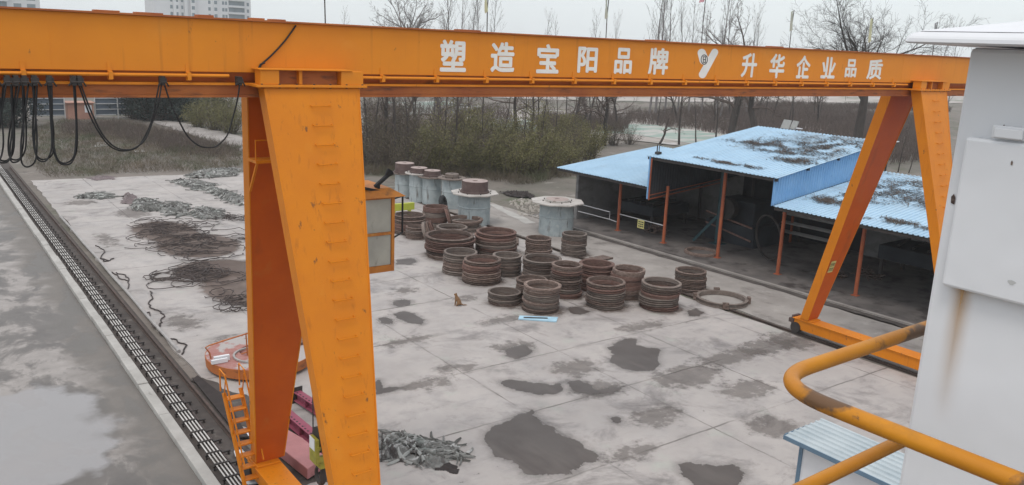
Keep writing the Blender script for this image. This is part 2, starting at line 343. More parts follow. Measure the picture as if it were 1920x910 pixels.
# ------------------------------------------------------------------ mesh builder
WM = {}
class MB:
    def __init__(s): s.v, s.f = [], []
    def add(s, vs, fs):
        o = len(s.v); s.v += [Vector(p) for p in vs]; s.f += [tuple(i + o for i in q) for q in fs]; return s
    def hexa(s, b, t):  # four bottom corners, four top corners (same winding)
        return s.add(list(b) + list(t), [(3, 2, 1, 0), (4, 5, 6, 7), (0, 1, 5, 4), (1, 2, 6, 5), (2, 3, 7, 6), (3, 0, 4, 7)])
    def box(s, x0, x1, y0, y1, z0, z1):
        return s.hexa([(x0, y0, z0), (x1, y0, z0), (x1, y1, z0), (x0, y1, z0)], [(x0, y0, z1), (x1, y0, z1), (x1, y1, z1), (x0, y1, z1)])
    def bar(s, a, b, wd, ht, up=(0, 0, 1)):
        a, b = Vector(a), Vector(b); d = (b - a).normalized(); u = Vector(up)
        if abs(d.dot(u)) > .99: u = Vector((1, 0, 0))
        x = d.cross(u).normalized() * wd / 2; y = x.cross(d).normalized() * ht / 2
        return s.hexa([a - x - y, a + x - y, a + x + y, a - x + y], [b - x - y, b + x - y, b + x + y, b - x + y])
    def tube(s, pts, r, n=8, cap=True):
        pts = [Vector(p) for p in pts]; k = len(pts)
        rs = r if isinstance(r, (list, tuple)) else [r] * k
        o = len(s.v); ref = None
        for i, p in enumerate(pts):
            d = (pts[min(i + 1, k - 1)] - pts[max(i - 1, 0)])
            d = d.normalized() if d.length > 1e-9 else Vector((0, 0, 1))
            if ref is None: ref = d.orthogonal().normalized()
            x = (ref - d * ref.dot(d))
            x = x.normalized() if x.length > 1e-6 else d.orthogonal().normalized()
            ref = x; y = d.cross(x)
            for j in range(n):
                a = 2 * math.pi * j / n
                s.v.append(p + (x * math.cos(a) + y * math.sin(a)) * rs[i])
        for i in range(k - 1):
            for j in range(n):
                j2 = (j + 1) % n
                s.f.append((o + i * n + j, o + i * n + j2, o + (i + 1) * n + j2, o + (i + 1) * n + j))
        if cap:
            s.f.append(tuple(o + j for j in reversed(range(n)))); s.f.append(tuple(o + (k - 1) * n + j for j in range(n)))
        return s
    def lathe(s, prof, n=40, c=(0, 0, 0), closed=False, jit=0.0, cap=False):
        o = len(s.v); k = len(prof); c = Vector(c)
        for j in range(n):
            a = 2 * math.pi * j / n
            q = 1 + (rnd.uniform(-jit, jit) if jit else 0)
            for r, z in prof: s.v.append(c + Vector((r * q * math.cos(a), r * q * math.sin(a), z)))
        for j in range(n):
            j2 = (j + 1) % n
            for i in range(k if closed else k - 1):
                i2 = (i + 1) % k
                s.f.append((o + j * k + i, o + j2 * k + i, o + j2 * k + i2, o + j * k + i2))
        if cap:
            s.f.append(tuple(o + j * k + k - 1 for j in range(n))); s.f.append(tuple(o + j * k for j in reversed(range(n))))
        return s
    def prism(s, poly, z0, z1):
        n = len(poly)
        vs = [(p[0], p[1], z0) for p in poly] + [(p[0], p[1], z1) for p in poly]
        fs = [tuple(reversed(range(n))), tuple(range(n, 2 * n))] + [(i, (i + 1) % n, n + (i + 1) % n, n + i) for i in range(n)]
        return s.add(vs, fs)
    def quad(s, a, b, c, d): return s.add([a, b, c, d], [(0, 1, 2, 3)])
    def build(s, name, mat, parent=None, world=True, smooth=False, bevel=0.0):
        me = bpy.data.meshes.new(name)
        vs = s.v
        if parent is not None and world:
            inv = WM[parent.name].inverted(); vs = [inv @ p for p in vs]
        me.from_pydata([tuple(p) for p in vs], [], s.f)
        me.validate(); me.update()
        me.materials.append(mats[mat] if isinstance(mat, str) else mat)
        if smooth:
            for p in me.polygons: p.use_smooth = True
            if hasattr(me, 'set_sharp_from_angle'): me.set_sharp_from_angle(angle=R_(38))
        ob = bpy.data.objects.new(name, me); COL.objects.link(ob)
        if parent is not None:
            ob.parent = parent; WM[ob.name] = WM[parent.name]
        else: WM[ob.name] = Matrix.Identity(4)
        if bevel:
            bm = ob.modifiers.new('bevel', 'BEVEL'); bm.width = bevel; bm.segments = 2; bm.limit_method = 'ANGLE'
        return ob
def tag(o, label=None, cat=None, group=None, kind=None):
    if label: o['label'] = label
    if cat: o['category'] = cat
    if group: o['group'] = group
    if kind: o['kind'] = kind
    return o
def thing(name, loc, label, cat, group=None, rz=0.0):
    o = bpy.data.objects.new(name, None); COL.objects.link(o)
    o.location = loc; o.rotation_euler = (0, 0, rz); o.empty_display_size = .2
    WM[o.name] = Matrix.Translation(Vector(loc)) @ Matrix.Rotation(rz, 4, 'Z')
    return tag(o, label, cat, group)
def rebase(ob, loc):
    """put the origin of a one-mesh thing at its base"""
    loc = Vector(loc); ob.data.transform(Matrix.Translation(-loc)); ob.location = loc
    WM[ob.name] = Matrix.Translation(loc); return ob
def children_of(o): return [c for c in bpy.data.objects if c.parent == o]
def copy_tree(o, kids):
    c = o.copy(); COL.objects.link(c)
    for k in kids:
        d = k.copy(); COL.objects.link(d); d.parent = c
    return c
def struct(o): return tag(o, kind='structure')
def fr(x, y, z=0.0, o=5):
    return mnoise.fractal(Vector((x, y, z)), 1.0, 2.0, o)

# ================================================================== SETTING
# ground: one sheet to the horizon, gently uneven beyond the yard
g = MB(); xs = [-600, -200, -60, -10] + [10 * i for i in range(0, 22)] + [260, 400, 700, 1200]
ys = [-80, -20, 20, 45] + [62 + 7 * i for i in range(0, 18)] + [210, 300, 500, 900, 1600]
idx = {}
for i, x in enumerate(xs):
    for j, y in enumerate(ys):
        far = y > 63 or x > 48
        z = -.06 + (fr(x * .03, y * .03) * .05 if far and y < 250 and x < 250 else 0)
        idx[i, j] = len(g.v); g.v.append(Vector((x, y, min(z, -.03))))
for i in range(len(xs) - 1):
    for j in range(len(ys) - 1): g.f.append((idx[i, j], idx[i + 1, j], idx[i + 1, j + 1], idx[i, j + 1]))
struct(g.build('ground', 'ground', smooth=True))

def ragged(poly, amp=.25, step=.5, seed=0.0):
    res = []
    n = len(poly)
    for i in range(n):
        a, b = Vector(poly[i][:2]), Vector(poly[(i + 1) % n][:2])
        k = max(1, int((b - a).length / step))
        nn = Vector(((b - a).y, -(b - a).x)).normalized()
        for q in range(k):
            p = a.lerp(b, q / k)
            res.append(p + nn * amp * (fr(p.x * 1.1 / max(amp, .05) * .25, p.y * 1.1 / max(amp, .05) * .25, seed) + .5 * rnd.uniform(-.4, .4)))
    return res
def sheet(name, poly, z, mat, ragg=0.0, step=.5, seed=0.0):
    poly = [tuple(p[:2]) for p in poly]
    if ragg: poly = ragged(poly, ragg, step, seed)
    bm = bmesh.new(); vs_ = [bm.verts.new((p[0], p[1], z)) for p in poly]
    f = bm.faces.new(vs_); f.normal_update()
    if f.normal.z < 0: f.normal_flip()
    bmesh.ops.triangulate(bm, faces=[f])
    me = bpy.data.meshes.new(name); bm.to_mesh(me); bm.free()
    me.materials.append(mats[mat]); ob = bpy.data.objects.new(name, me); COL.objects.link(ob); WM[ob.name] = Matrix.Identity(4)
    return struct(ob)

SL_POLY = [(6.35, -12), (25.92, -12), (25.92, 57), (23.5, 60), (6.55, 61.7)]
o = MB().prism(ragged(SL_POLY, .16, .8, 3), -.4, 0.0).build('yard_slab', 'slab'); struct(o)
o = MB().prism([(-14, -12), (4.72, -12), (4.72, 72), (-14, 72)], -.4, -.004).build('road', 'road'); struct(o)
o = MB().prism([(5.0, -12), (6.2, -12), (6.2, 72), (5.0, 72)], -.4, -.03).build('track_bed', 'trench'); struct(o)
o = MB().prism(ragged([(26.42, -12), (30.45, -12), (30.3, 44), (27, 50), (26.42, 50)], .12, .8, 9), -.4, -.008).build('apron', 'apron'); struct(o)
# kerb stones along the road
for i in range(34):
    y0 = -6 + i * 2.3
    k = MB().box(4.73 + rnd.uniform(-.012, .012), 5.0 + rnd.uniform(-.01, .01), y0 + .012, y0 + 2.29, -.1, .15 + rnd.uniform(-.012, .012))
    struct(k.build('kerb', 'concrete_kerb', bevel=.02))

def poly_sd(poly, p):
    ins = False; dm = 1e9; n = len(poly)
    for i in range(n):
        a, b = poly[i], poly[(i + 1) % n]
        if (a.y > p.y) != (b.y > p.y) and p.x < (b.x - a.x) * (p.y - a.y) / (b.y - a.y) + a.x: ins = not ins
        ab = b - a; t_ = max(0, min(1, (p - a).dot(ab) / max(ab.length_squared, 1e-9))); dm = min(dm, (p - a - ab * t_).length)
    return dm if ins else -dm
def stain_mat(name, c0, c1, rough, core, halo, nscale, namp, soft):
    m, t, b = base_mat(name)
    v = coord(t, (1, 1, 1), 'World')
    c = mixc(t, noise_mask(t, v, .9, .35, .65, 5), c0, c1)
    c = mixc(t, noise_mask(t, coord(t, (1.6, .4, 1), 'World'), .8, .5, .75, 3), c, tuple(q * 1.35 for q in c1))
    t.links.new(c, b.inputs['Base Color']); b.inputs['Roughness'].default_value = rough; b.inputs['Specular IOR Level'].default_value = .4
    at = N(t, 'ShaderNodeAttribute', attribute_name='depth_in'); nz = N(t, 'ShaderNodeTexNoise'); nz.inputs['Scale'].default_value = nscale; nz.inputs['Detail'].default_value = 9; nz.inputs['Roughness'].default_value = .68
    t.links.new(v, nz.inputs['Vector'])
    d = math_(t, 'ADD', at.outputs['Fac'], math_(t, 'MULTIPLY', math_(t, 'SUBTRACT', nz.outputs[0], .5), namp))
    def ss(lo, hi, mx):
        mr = N(t, 'ShaderNodeMapRange', interpolation_type='SMOOTHSTEP'); mr.inputs[1].default_value = lo; mr.inputs[2].default_value = hi; mr.inputs[4].default_value = mx
        t.links.new(d, mr.inputs[0]); return mr.outputs[0]
    al = math_(t, 'MAXIMUM', ss(-soft, soft, core), ss(-.32, .12, halo))
    t.links.new(al, b.inputs['Alpha'])
    return m
mats['damp'] = stain_mat('damp_patch', (0.060, 0.045, 0.038), (0.080, 0.065, 0.057), .45, .96, .28, 3.2, .50, .022)
mats['grime'] = stain_mat('ground_in_grime', (0.125, 0.105, 0.093), (0.165, 0.143, 0.128), .9, .42, .20, 2.6, 2.1, .16)
mats['shade_and_stain'] = stain_mat('rusty_shade_and_stain', (0.10, 0.068, 0.055), (0.15, 0.115, 0.098), .9, .75, .35, 2.0, .9, .18)  # brown for painted contact shade under rings and stains under cable heaps
def stain(name, poly, z, mat, res=.10, margin=.45):
    poly = [Vector((p[0], p[1])) for p in poly]
    x0, x1 = min(p.x for p in poly) - margin, max(p.x for p in poly) + margin; y0, y1 = min(p.y for p in poly) - margin, max(p.y for p in poly) + margin
    nx, ny = max(3, int((x1 - x0) / res)), max(3, int((y1 - y0) / res)); vs_, ds, fs_ = [], [], []
    for i in range(nx + 1):
        for j in range(ny + 1):
            p = Vector((x0 + (x1 - x0) * i / nx, y0 + (y1 - y0) * j / ny)); vs_.append((p.x, p.y, z)); ds.append(poly_sd(poly, p))
    for i in range(nx):
        for j in range(ny):
            q = (i * (ny + 1) + j, (i + 1) * (ny + 1) + j, (i + 1) * (ny + 1) + j + 1, i * (ny + 1) + j + 1)
            if max(ds[k] for k in q) > -margin: fs_.append(q)
    me = bpy.data.meshes.new(name); me.from_pydata(vs_, [], fs_); a = me.attributes.new('depth_in', 'FLOAT', 'POINT'); a.data.foreach_set('value', ds)
    me.materials.append(mats[mat]); ob = bpy.data.objects.new(name, me); COL.objects.link(ob); WM[ob.name] = Matrix.Identity(4); return struct(ob)
def disc_poly(x, y, rx, ry, n=16): return [(x + rx * math.cos(k * 6.2832 / n), y + ry * math.sin(k * 6.2832 / n)) for k in range(n)]
# puddles and damp patches, traced on the slab
pud = [
 [(905,822),(925,800),(945,793),(975,778),(998,770),(1000,778),(1018,795),(1035,800),(1042,812),(1080,825),(1110,848),(1126,858),(1120,866),(1098,868),(1072,888),(1030,891),(985,889),(972,872),(950,862),(928,858),(920,838)],
 [(1140,652),(1170,636),(1195,635),(1192,648),(1212,652),(1240,655),(1232,668),(1237,683),(1222,695),(1195,697),(1165,690),(1142,678),(1150,664)],
 [(935,714),(960,712),(985,716),(1020,720),(1035,722),(1050,719),(1058,732),(1038,738),(1010,741),(985,735),(962,730),(945,724)],
 [(1272,872),(1295,867),(1335,873),(1375,872),(1394,886),(1388,905),(1372,922),(1340,930),(1315,925),(1300,905),(1280,890)],
 [(948,656),(968,650),(985,648),(1000,660),(985,668),(965,675),(950,667)],
 [(740,588),(756,584),(775,588),(797,602),(790,608),(765,605),(745,598)],
 [(712,597),(725,595),(738,604),(730,609),(715,606)],
 [(737,565),(755,562),(772,564),(768,572),(748,575),(736,572)],
 [(1065,718),(1085,712),(1105,722),(1120,733),(1150,726),(1168,728),(1150,738),(1110,740),(1085,736),(1070,728)],
 [(700,722),(712,712),(718,728),(760,724),(740,733),(704,740)],
 [(1290,584),(1305,579),(1318,586),(1312,593),(1292,593)],
 [(742,488),(770,484),(782,490),(770,497),(745,496)],
 [(1060,578),(1085,576),(1105,584),(1098,590),(1075,590)],
 [(1145,785),(1158,783),(1168,790),(1160,796),(1150,793)],
]
for i, p in enumerate(pud):
    stain('puddle', [G(*q) for q in p], .004 + .0003 * i, 'damp', .09 if i else .11)
# broader grime: around the rings, along the joints, towards the right rail, and under the cable heaps
for i, (px, py, rx, ry) in enumerate(((1290, 705, 1.3, .7), (1370, 670, 1.6, .5), (1440, 650, 1.3, .6), (1120, 730, .8, .5), (1200, 612, 1.0, .35), (1480, 640, .8, .8), (1080, 690, .9, .5), (960, 650, .7, .4), (870, 560, .5, .3), (760, 640, .9, .25), (1230, 780, .8, .45), (1400, 730, 1.0, .5), (1450, 800, .7, .6), (860, 690, .6, .3), (1180, 850, .8, .25), (800, 720, .8, .3), (940, 600, .9, .25), (760, 545, .6, .35), (250, 400, .8, 1.2), (150, 380, .7, .7), (345, 605, .5, .8), (440, 640, .7, .5), (200, 450, .3, 1.5))):
    c = G(px, py); stain('grime_patch', disc_poly(c.x, c.y, rx, ry), .0030 - .0001 * i, 'grime', .16, .6)
# apron edge, drain line and shed floor are built with the shed frame below
# far fields, green dust nets, path
sheet('field', [G(600, 252), G(1180, 262), G(1420, 292), G(1560, 245), G(1300, 212), G(940, 205), G(600, 215)], .02, 'field', 1.5, 4, 1)
sheet('far_field', [(120, 118), (420, 90), (700, 300), (300, 700), (60, 600), (40, 150)], .03, 'field', 3, 12, 2)
sheet('dust_net', [G(1128, 232), G(1200, 232), G(1310, 246), G(1420, 262), G(1410, 282), G(1290, 270), G(1180, 252), G(1120, 250)], .05, 'net', .9, 1.5, 5)
sheet('dust_net', [G(908, 226), G(950, 222), G(1000, 226), G(1010, 246), G(950, 250), G(905, 244)], .05, 'net', .8, 1.5, 6)
sheet('dust_net', [G(720, 192), G(830, 190), G(905, 200), G(880, 212), G(760, 216)], .05, 'net', 1.2, 2, 7)
sheet('dirt_path', [G(236, 214), G(262, 214), G(455, 256), G(455, 284), G(330, 244)], .02, 'far_path', .6, 2, 8)
sheet('bare_patch', [G(175, 268), G(200, 266), G(202, 274), G(180, 276)], .02, 'concrete_kerb', .3, .6, 9)
sheet('bare_patch', [G(252, 281), G(270, 281), G(272, 285), G(255, 286)], .02, 'concrete_kerb', .3, .6, 10)
sheet('strip_path', [G(912, 382), G(930, 384), G(1005, 418), G(985, 420)], .004, 'concrete_kerb', .2, .6, 11)

# ================================================================== GANTRY CRANE
YG, YF, YB = 14.35, 14.05, 14.65            # girder centre line, near face, far face
ZT, ZB = 10.17, 9.34
LX, RX = 5.85, 26.3                         # leg centres (crane rails)
crane = thing('gantry_crane', (16.0, YG, 0), 'orange box-girder gantry crane with white painted characters, spanning the concrete yard', 'crane')
gird = MB().box(-4, 29.5, YF, YB, ZB, ZT).build('girder', 'girder', crane, bevel=.008)
MB().box(-4.02, 29.52, YF - .07, YB + .07, ZT + .002, ZT + .03).build('top_flange', 'beam_rust', gird)
m = MB()
m.hexa([(-4, YG - .16, 9.17), (29.5, YG - .16, 9.17), (29.5, YG + .16, 9.17), (-4, YG + .16, 9.17)],
       [(-4, YG - .27, ZB - .002), (29.5, YG - .27, ZB - .002), (29.5, YG + .27, ZB - .002), (-4, YG + .27, ZB - .002)])
m.build('lower_web', 'beam_rust', gird)
m = MB(); m.box(-4, 29.5, YG - .29, YG + .29, 9.13, 9.168)
m.build('track_flange', 'girder', gird)
m = MB(); m.box(-4, 29.5, YG - .235, YG + .235, 8.972, 9.128); m.box(-4.01, 29.51, YG - .26, YG + .26, 8.93, 8.97)
m.build('hoist_track', 'beam_rust', gird)
for x0, x1 in ((-4, 4.45), (6.75, 25.2)):
    MB().tube([(x0, YF - .06, 9.285), (x1, YF - .06, 9.285)], .026, 8).build('conductor_tube', 'girder', gird, smooth=True)
for k in range(-3, 24):
    x = 1.52 + (k * 1.147 if k > 0 else k * 1.36)
    if 4.5 < x < 6.9 or x > 25.0: continue
    b = MB(); b.box(x - .032, x + .032, YF - .012, YF - .002, 9.20, 9.46); b.box(x - .030, x + .030, YF - .10, YF - .013, 9.215, 9.33)
    b.build('bracket', 'girder', gird)
for x, l, h in ((1.0, .5, .02), (2.7, .35, .022), (4.15, .25, .03), (5.0, .22, .025), (5.35, .25, .022), (3.3, .4, .02), (9.2, .5, .02), (14.4, .5, .018), (18.8, .5, .018)):
    MB().box(x - l / 2, x + l / 2, YG - .25, YG - .05, ZT + .032, ZT + .034 + h).build('top_plate', 'beam_rust', gird)
# stray black cable lying down the girder face beside the leg
pts = [onY(px, py, YF - .02) for px, py in [(555, 48), (548, 58), (535, 76), (520, 93), (505, 108), (490, 121), (487, 128)]]
MB().tube(pts, .014, 6).build('stray_cable', 'black', gird, smooth=True)
MB().tube([onY(px, py, YF - .03) for px, py in [(497, 118), (488, 121), (485, 128), (489, 136), (492, 146)]], .014, 6).build('stray_cable', 'black', gird, smooth=True)

for x in (-1.6, 1.9, 8.9, 13.35, 18.0, 22.3, 24.9):
    MB().box(x - .007, x + .007, YF - .0025, YF + .002, ZB + .01, ZT - .002).build('weld_seam', 'girder', gird)
# painted characters and emblem (flat paint, 3 mm proud)
def glyph_mesh(ch):
    cu = bpy.data.curves.new('t', 'FONT'); cu.body = ch; cu.resolution_u = 4; cu.fill_mode = 'BOTH'
    ob = bpy.data.objects.new('t', cu); COL.objects.link(ob)
    bpy.context.view_layer.update()
    dg = bpy.context.evaluated_depsgraph_get()
    me = bpy.data.meshes.new_from_object(ob.evaluated_get(dg))
    bpy.data.objects.remove(ob); bpy.data.curves.remove(cu)
    r = [v.co.copy() for v in me.vertices], [tuple(p.vertices) for p in me.polygons]
    bpy.data.meshes.remove(me); return r
def paint_char(ch, x0, y0, x1, y1, bold=.030):
    # brush-thick strokes: the thin glyph laid several times, each coat shifted a little and half a millimetre prouder
    vs_, fs_ = glyph_mesh(ch)
    a = onY(x0, (y0 + y1) / 2, YF); b = onY(x1, (y0 + y1) / 2, YF); t = onY((x0 + x1) / 2, y0, YF).z; u = onY((x0 + x1) / 2, y1, YF).z
    mnx, mxx = min(v.x for v in vs_) - bold, max(v.x for v in vs_) + bold; mny, mxy = min(v.y for v in vs_) - bold, max(v.y for v in vs_) + bold
    mb = MB()
    for k in range(9):
        sx, sy = (0, 0) if k == 0 else (bold * math.cos(k * math.pi / 4), bold * math.sin(k * math.pi / 4))
        mb.add([((v.x + sx - mnx) / (mxx - mnx) * (b.x - a.x) + a.x, YF - .002 - .0006 * k, (v.y + sy - mny) / (mxy - mny) * (t - u) + u) for v in vs_], fs_)
    return mb.build('painted_character', 'white_paint', gird)
for ch, bb in (('塑', (825, 75, 874, 135)), ('造', (920, 79, 965, 136)), ('宝', (1006, 83, 1048, 138)), ('阳', (1083, 88, 1120, 137)), ('品', (1152, 90, 1185, 139)), ('牌', (1216, 90, 1253, 140.5)),
               ('升', (1390.5, 99.5, 1419, 145.5)), ('华', (1443, 101, 1471, 147)), ('企', (1493, 104, 1519, 147.5)), ('业', (1540, 107, 1566.5, 147.5)), ('品', (1585, 111, 1606, 145.5)), ('质', (1626, 111, 1654, 149.5))):
    paint_char(ch, *bb)
# emblem: an upright lobe with a ring in it, joined to a long slanted stroke
def stadium(p, q, ra, rb, n=10):
    p, q = Vector(p), Vector(q); d = (q - p); a0 = math.atan2(d.y, d.x)
    r = [p + Vector((math.cos(a0 + math.pi / 2 + math.pi * i / n), math.sin(a0 + math.pi / 2 + math.pi * i / n))) * ra for i in range(n + 1)]
    r += [q + Vector((math.cos(a0 - math.pi / 2 + math.pi * i / n), math.sin(a0 - math.pi / 2 + math.pi * i / n))) * rb for i in range(n + 1)]
    return r
em = MB()
def facepoly(poly, dy): em.add([(lambda w_: (w_.x, YF - dy, w_.z))(onY(px, py, YF)) for px, py in poly], [tuple(range(len(poly)))])
facepoly(stadium((1340, 98), (1317, 140), 6.5, 7), .003)
facepoly(stadium((1315.5, 99.5), (1320, 113), 7.8, 8.8), .0042)
em.build('painted_emblem', 'white_paint', gird)
em = MB()
cxp, cyp = 1320.2, 112
ro = [(cxp + 6.6 * math.cos(a), cyp + 9.6 * math.sin(a)) for a in [k * math.pi / 14 for k in range(28)]]
ri = [(cxp + 5.2 * math.cos(a), cyp + 7.8 * math.sin(a)) for a in [k * math.pi / 14 for k in range(28)]]
for k in range(28):
    q = [ro[k], ro[(k + 1) % 28], ri[(k + 1) % 28], ri[k]]; facepoly(q, .0055)
for q in ([(1317.6,106),(1319,106),(1319,118),(1317.6,118)], [(1322,106),(1323.4,106),(1323.4,118),(1322,118)], [(1319,106),(1322,106),(1322,107.6),(1319,107.6)], [(1319,111.3),(1322,111.3),(1322,112.9),(1319,112.9)], [(1319,116.4),(1322,116.4),(1322,118),(1319,118)]):
    facepoly(q, .0055)
em.build('emblem_ring', 'sign_black', gird)

# legs: each a tapered box; front ones lean towards -Y, rear ones towards +Y
TH = .34
def leg(xt0, xt1, xb0, xb1, yt, yb, zt, zb, ydir, paint='orange'):
    mb = MB()
    f_t, b_t = (yt, yt + TH); f_b, b_b = (yb, yb + TH)
    mb.hexa([(xb0, f_b, zb), (xb1, f_b, zb), (xb1, b_b, zb), (xb0, b_b, zb)], [(xt0, f_t, zt), (xt1, f_t, zt), (xt1, b_t, zt), (xt0, b_t, zt)])
    o = mb.build('leg', paint, crane, bevel=.012)
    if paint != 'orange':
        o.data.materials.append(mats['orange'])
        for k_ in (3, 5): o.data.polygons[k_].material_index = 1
    # proud flange strips along both edges of the near face
    st = MB()
    for (ta, ba, s) in ((xt0, xb0, -1), (xt1, xb1, 1)):
        st.hexa([(ba - .012, f_b - .012, zb + .02), (ba + .012, f_b - .012, zb + .02), (ba + .012, f_b + .05, zb + .02), (ba - .012, f_b + .05, zb + .02)],
                [(ta - .012, f_t - .012, zt - .02), (ta + .012, f_t - .012, zt - .02), (ta + .012, f_t + .05, zt - .02), (ta - .012, f_t + .05, zt - .02)])
    st.build('edge_flange', 'orange', o)
    return o
ZLB = .66
mats['shaded_orange'] = worn('shaded_orange_paint', (0.54, 0.098, 0.005), (0.46, 0.078, 0.005), .55, 0, [((0.22, 0.06, 0.014), 1.3, .58, .84, (1.2, 1.2, .35)), ((.46, .16, .03), 2.1, .6, .9, (1, 1, .6))], 1.1, bmp=.06)  # shade on the rear legs' inner faces, painted in as a darker, redder orange
fl = leg(4.94, 6.64, 5.47, 6.05, 13.72, 11.45, 9.118, ZLB, -1)
rl = leg(4.96, 6.64, 5.66, 6.30, 14.62, 16.85, 9.118, ZLB, 1, 'shaded_orange')
frt = leg(25.55, 27.1, 26.0, 26.6, 13.72, 11.45, 9.118, ZLB, -1)
rrt = leg(25.55, 27.1, 26.0, 26.6, 14.62, 16.85, 9.118, ZLB, 1, 'shaded_orange')
def rungs(legob, xt0, xt1, xb0, xb1, n, f0=.55, f1=.62, z0=8.83, dz=.322, wd=.17):
    for i in range(n):
        z = z0 - i * dz; t = (9.118 - z) / (9.118 - ZLB)
        y = 13.72 + (11.45 - 13.72) * t
        xa, xb = xt0 + (xb0 - xt0) * t, xt1 + (xb1 - xt1) * t
        fx = xa + (xb - xa) * (f0 + (f1 - f0) * t); ww = min(wd, (xb - xa) * .33)
        MB().tube([(fx - ww, y + .01, z), (fx - ww, y - .075, z - .015), (fx + ww, y - .075, z - .015), (fx + ww, y + .01, z)], .0105, 6).build('rung', 'orange', legob, smooth=True)
rungs(fl, 4.94, 6.64, 5.47, 6.05, 25)
rungs(frt, 25.55, 27.1, 26.0, 26.6, 25, .5, .5)
# saddles clamping the girder onto the legs
for xa, xb in ((4.87, 6.72), (25.48, 27.2)):
    s = MB()
    s.box(xa - .08, xb + .06, 13.66, 15.02, 9.122, 9.165)
    s.box(xa, xa + .32, 13.70, YF - .08, 9.167, 9.40); s.box(xb - .42, xb, 13.70, YF - .08, 9.167, 9.40)
    s.box(xa + .68, xa + .74, 13.74, YF - .1, 9.167, 9.40)
    s.box(xa - .03, xb - .22, 13.67, YF - .01, 9.402, 9.425)
    s.box(xa, xb, YB + .08, 14.98, 9.167, 9.40)
    s.build('saddle', 'girder', crane, bevel=.006)
    for k in range(7):
        bx_ = xa + .02 + k * (xb - xa - .04) / 6; MB().tube([(bx_, 13.70, 9.108), (bx_, 13.70, 9.182)], .018, 6).build('bolt', 'brown_rail', crane)
    MB().box(xa + .33, xb - .43, YF - .19, YF - .11, 9.167, 9.39).build('saddle_recess', 'beam_rust', crane)
# end carriages with wheels
for cxr in (LX + .05, RX):
    e_ = MB(); e_.box(cxr - .24, cxr + .24, 10.75, 17.45, .20, .58); e_.box(cxr - .30, cxr + .30, 10.7, 17.5, .58, .61); e_.box(cxr - .27, cxr + .27, 16.7, 17.3, .612, .66); e_.box(cxr - .27, cxr + .27, 11.35, 11.95, .612, .66)
    ec = e_.build('end_carriage', 'orange', crane, bevel=.01)
    for yy in (10.85, 17.35):
        wl = MB()
        for k in range(20):
            a0, a1 = 2 * math.pi * k / 20, 2 * math.pi * (k + 1) / 20
            c_ = [(cxr + sx, yy + .2 * math.cos(a), .25 + .2 * math.sin(a)) for a in (a0, a1) for sx in (-.29, .29)]
            wl.quad(c_[0], c_[1], c_[3], c_[2])
            for sx in (-.29, .29): wl.add([(cxr + sx, yy, .25), (cxr + sx, yy + .2 * math.cos(a0), .25 + .2 * math.sin(a0)), (cxr + sx, yy + .2 * math.cos(a1), .25 + .2 * math.sin(a1))], [(0, 1, 2)])
        wl.build('wheel', 'dark_steel', ec)
    for yy, sg in ((17.5, 1), (10.7, -1)):
        bf = MB(); bf.box(cxr - .2, cxr + .2, min(yy, yy + sg * .1), max(yy, yy + sg * .1), .16, .66); bf.box(cxr - .08, cxr + .08, min(yy + sg * .1, yy + sg * .3), max(yy + sg * .1, yy + sg * .3), .32, .48)
        bf.build('buffer', 'brown_cap', ec, bevel=.01)
# yellow warning plate on the right rear leg
tt = 1 - (3.15 - ZLB) / (9.118 - ZLB)
def rface(x, z, d=.006):
    t = (9.118 - z) / (9.118 - ZLB); return Vector((x, 14.62 + (16.85 - 14.62) * t - d - .012, z))
p0 = MB().quad(rface(25.98, 2.60), rface(26.27, 2.60), rface(26.27, 3.04), rface(25.98, 3.04)).build('warning_plate', 'sign_yellow', rrt)
mk = MB()
for r_ in range(2):
    for c_ in range(4):
        xx = 26.005 + c_ * .064; zz = 2.66 + r_ * .18
        mk.quad(rface(xx, zz, .009), rface(xx + .045, zz, .009), rface(xx + .045, zz + .03, .009), rface(xx, zz + .03, .009))
        mk.quad(rface(xx, zz + .05, .009), rface(xx + .02, zz + .05, .009), rface(xx + .02, zz + .12, .009), rface(xx, zz + .12, .009))
        mk.quad(rface(xx + .028, zz + .045, .009), rface(xx + .045, zz + .045, .009), rface(xx + .045, zz + .12, .009), rface(xx + .028, zz + .12, .009))
mk.build('plate_print', 'sign_black', p0)
# brace pipe, platform and small bracket between the left legs
MB().tube([onY(px, py, 14.35) for px, py in [(494, 178), (506, 222), (530, 320), (552, 400), (572, 480)]], .03, 8).build('brace_pipe', 'orange', crane, smooth=True)
pf = MB(); a = onY(466, 297, 14.72); 
pf.box(a.x, a.x + .62, 14.35, 14.78, a.z - .05, a.z)
pf.tube([(a.x + .02, 14.4, a.z), (a.x + .02, 14.4, a.z + .35), (a.x + .6, 14.4, a.z + .35), (a.x + .6, 14.4, a.z)], .014, 6)
pf.bar((a.x + .05, 14.42, a.z - .05), (a.x + .02, 14.75, a.z - .6), .04, .04)
pf.bar((a.x + .58, 14.42, a.z - .05), (a.x + .9, 14.6, a.z - .75), .04, .04)
pf.build('service_platform', 'orange', crane)
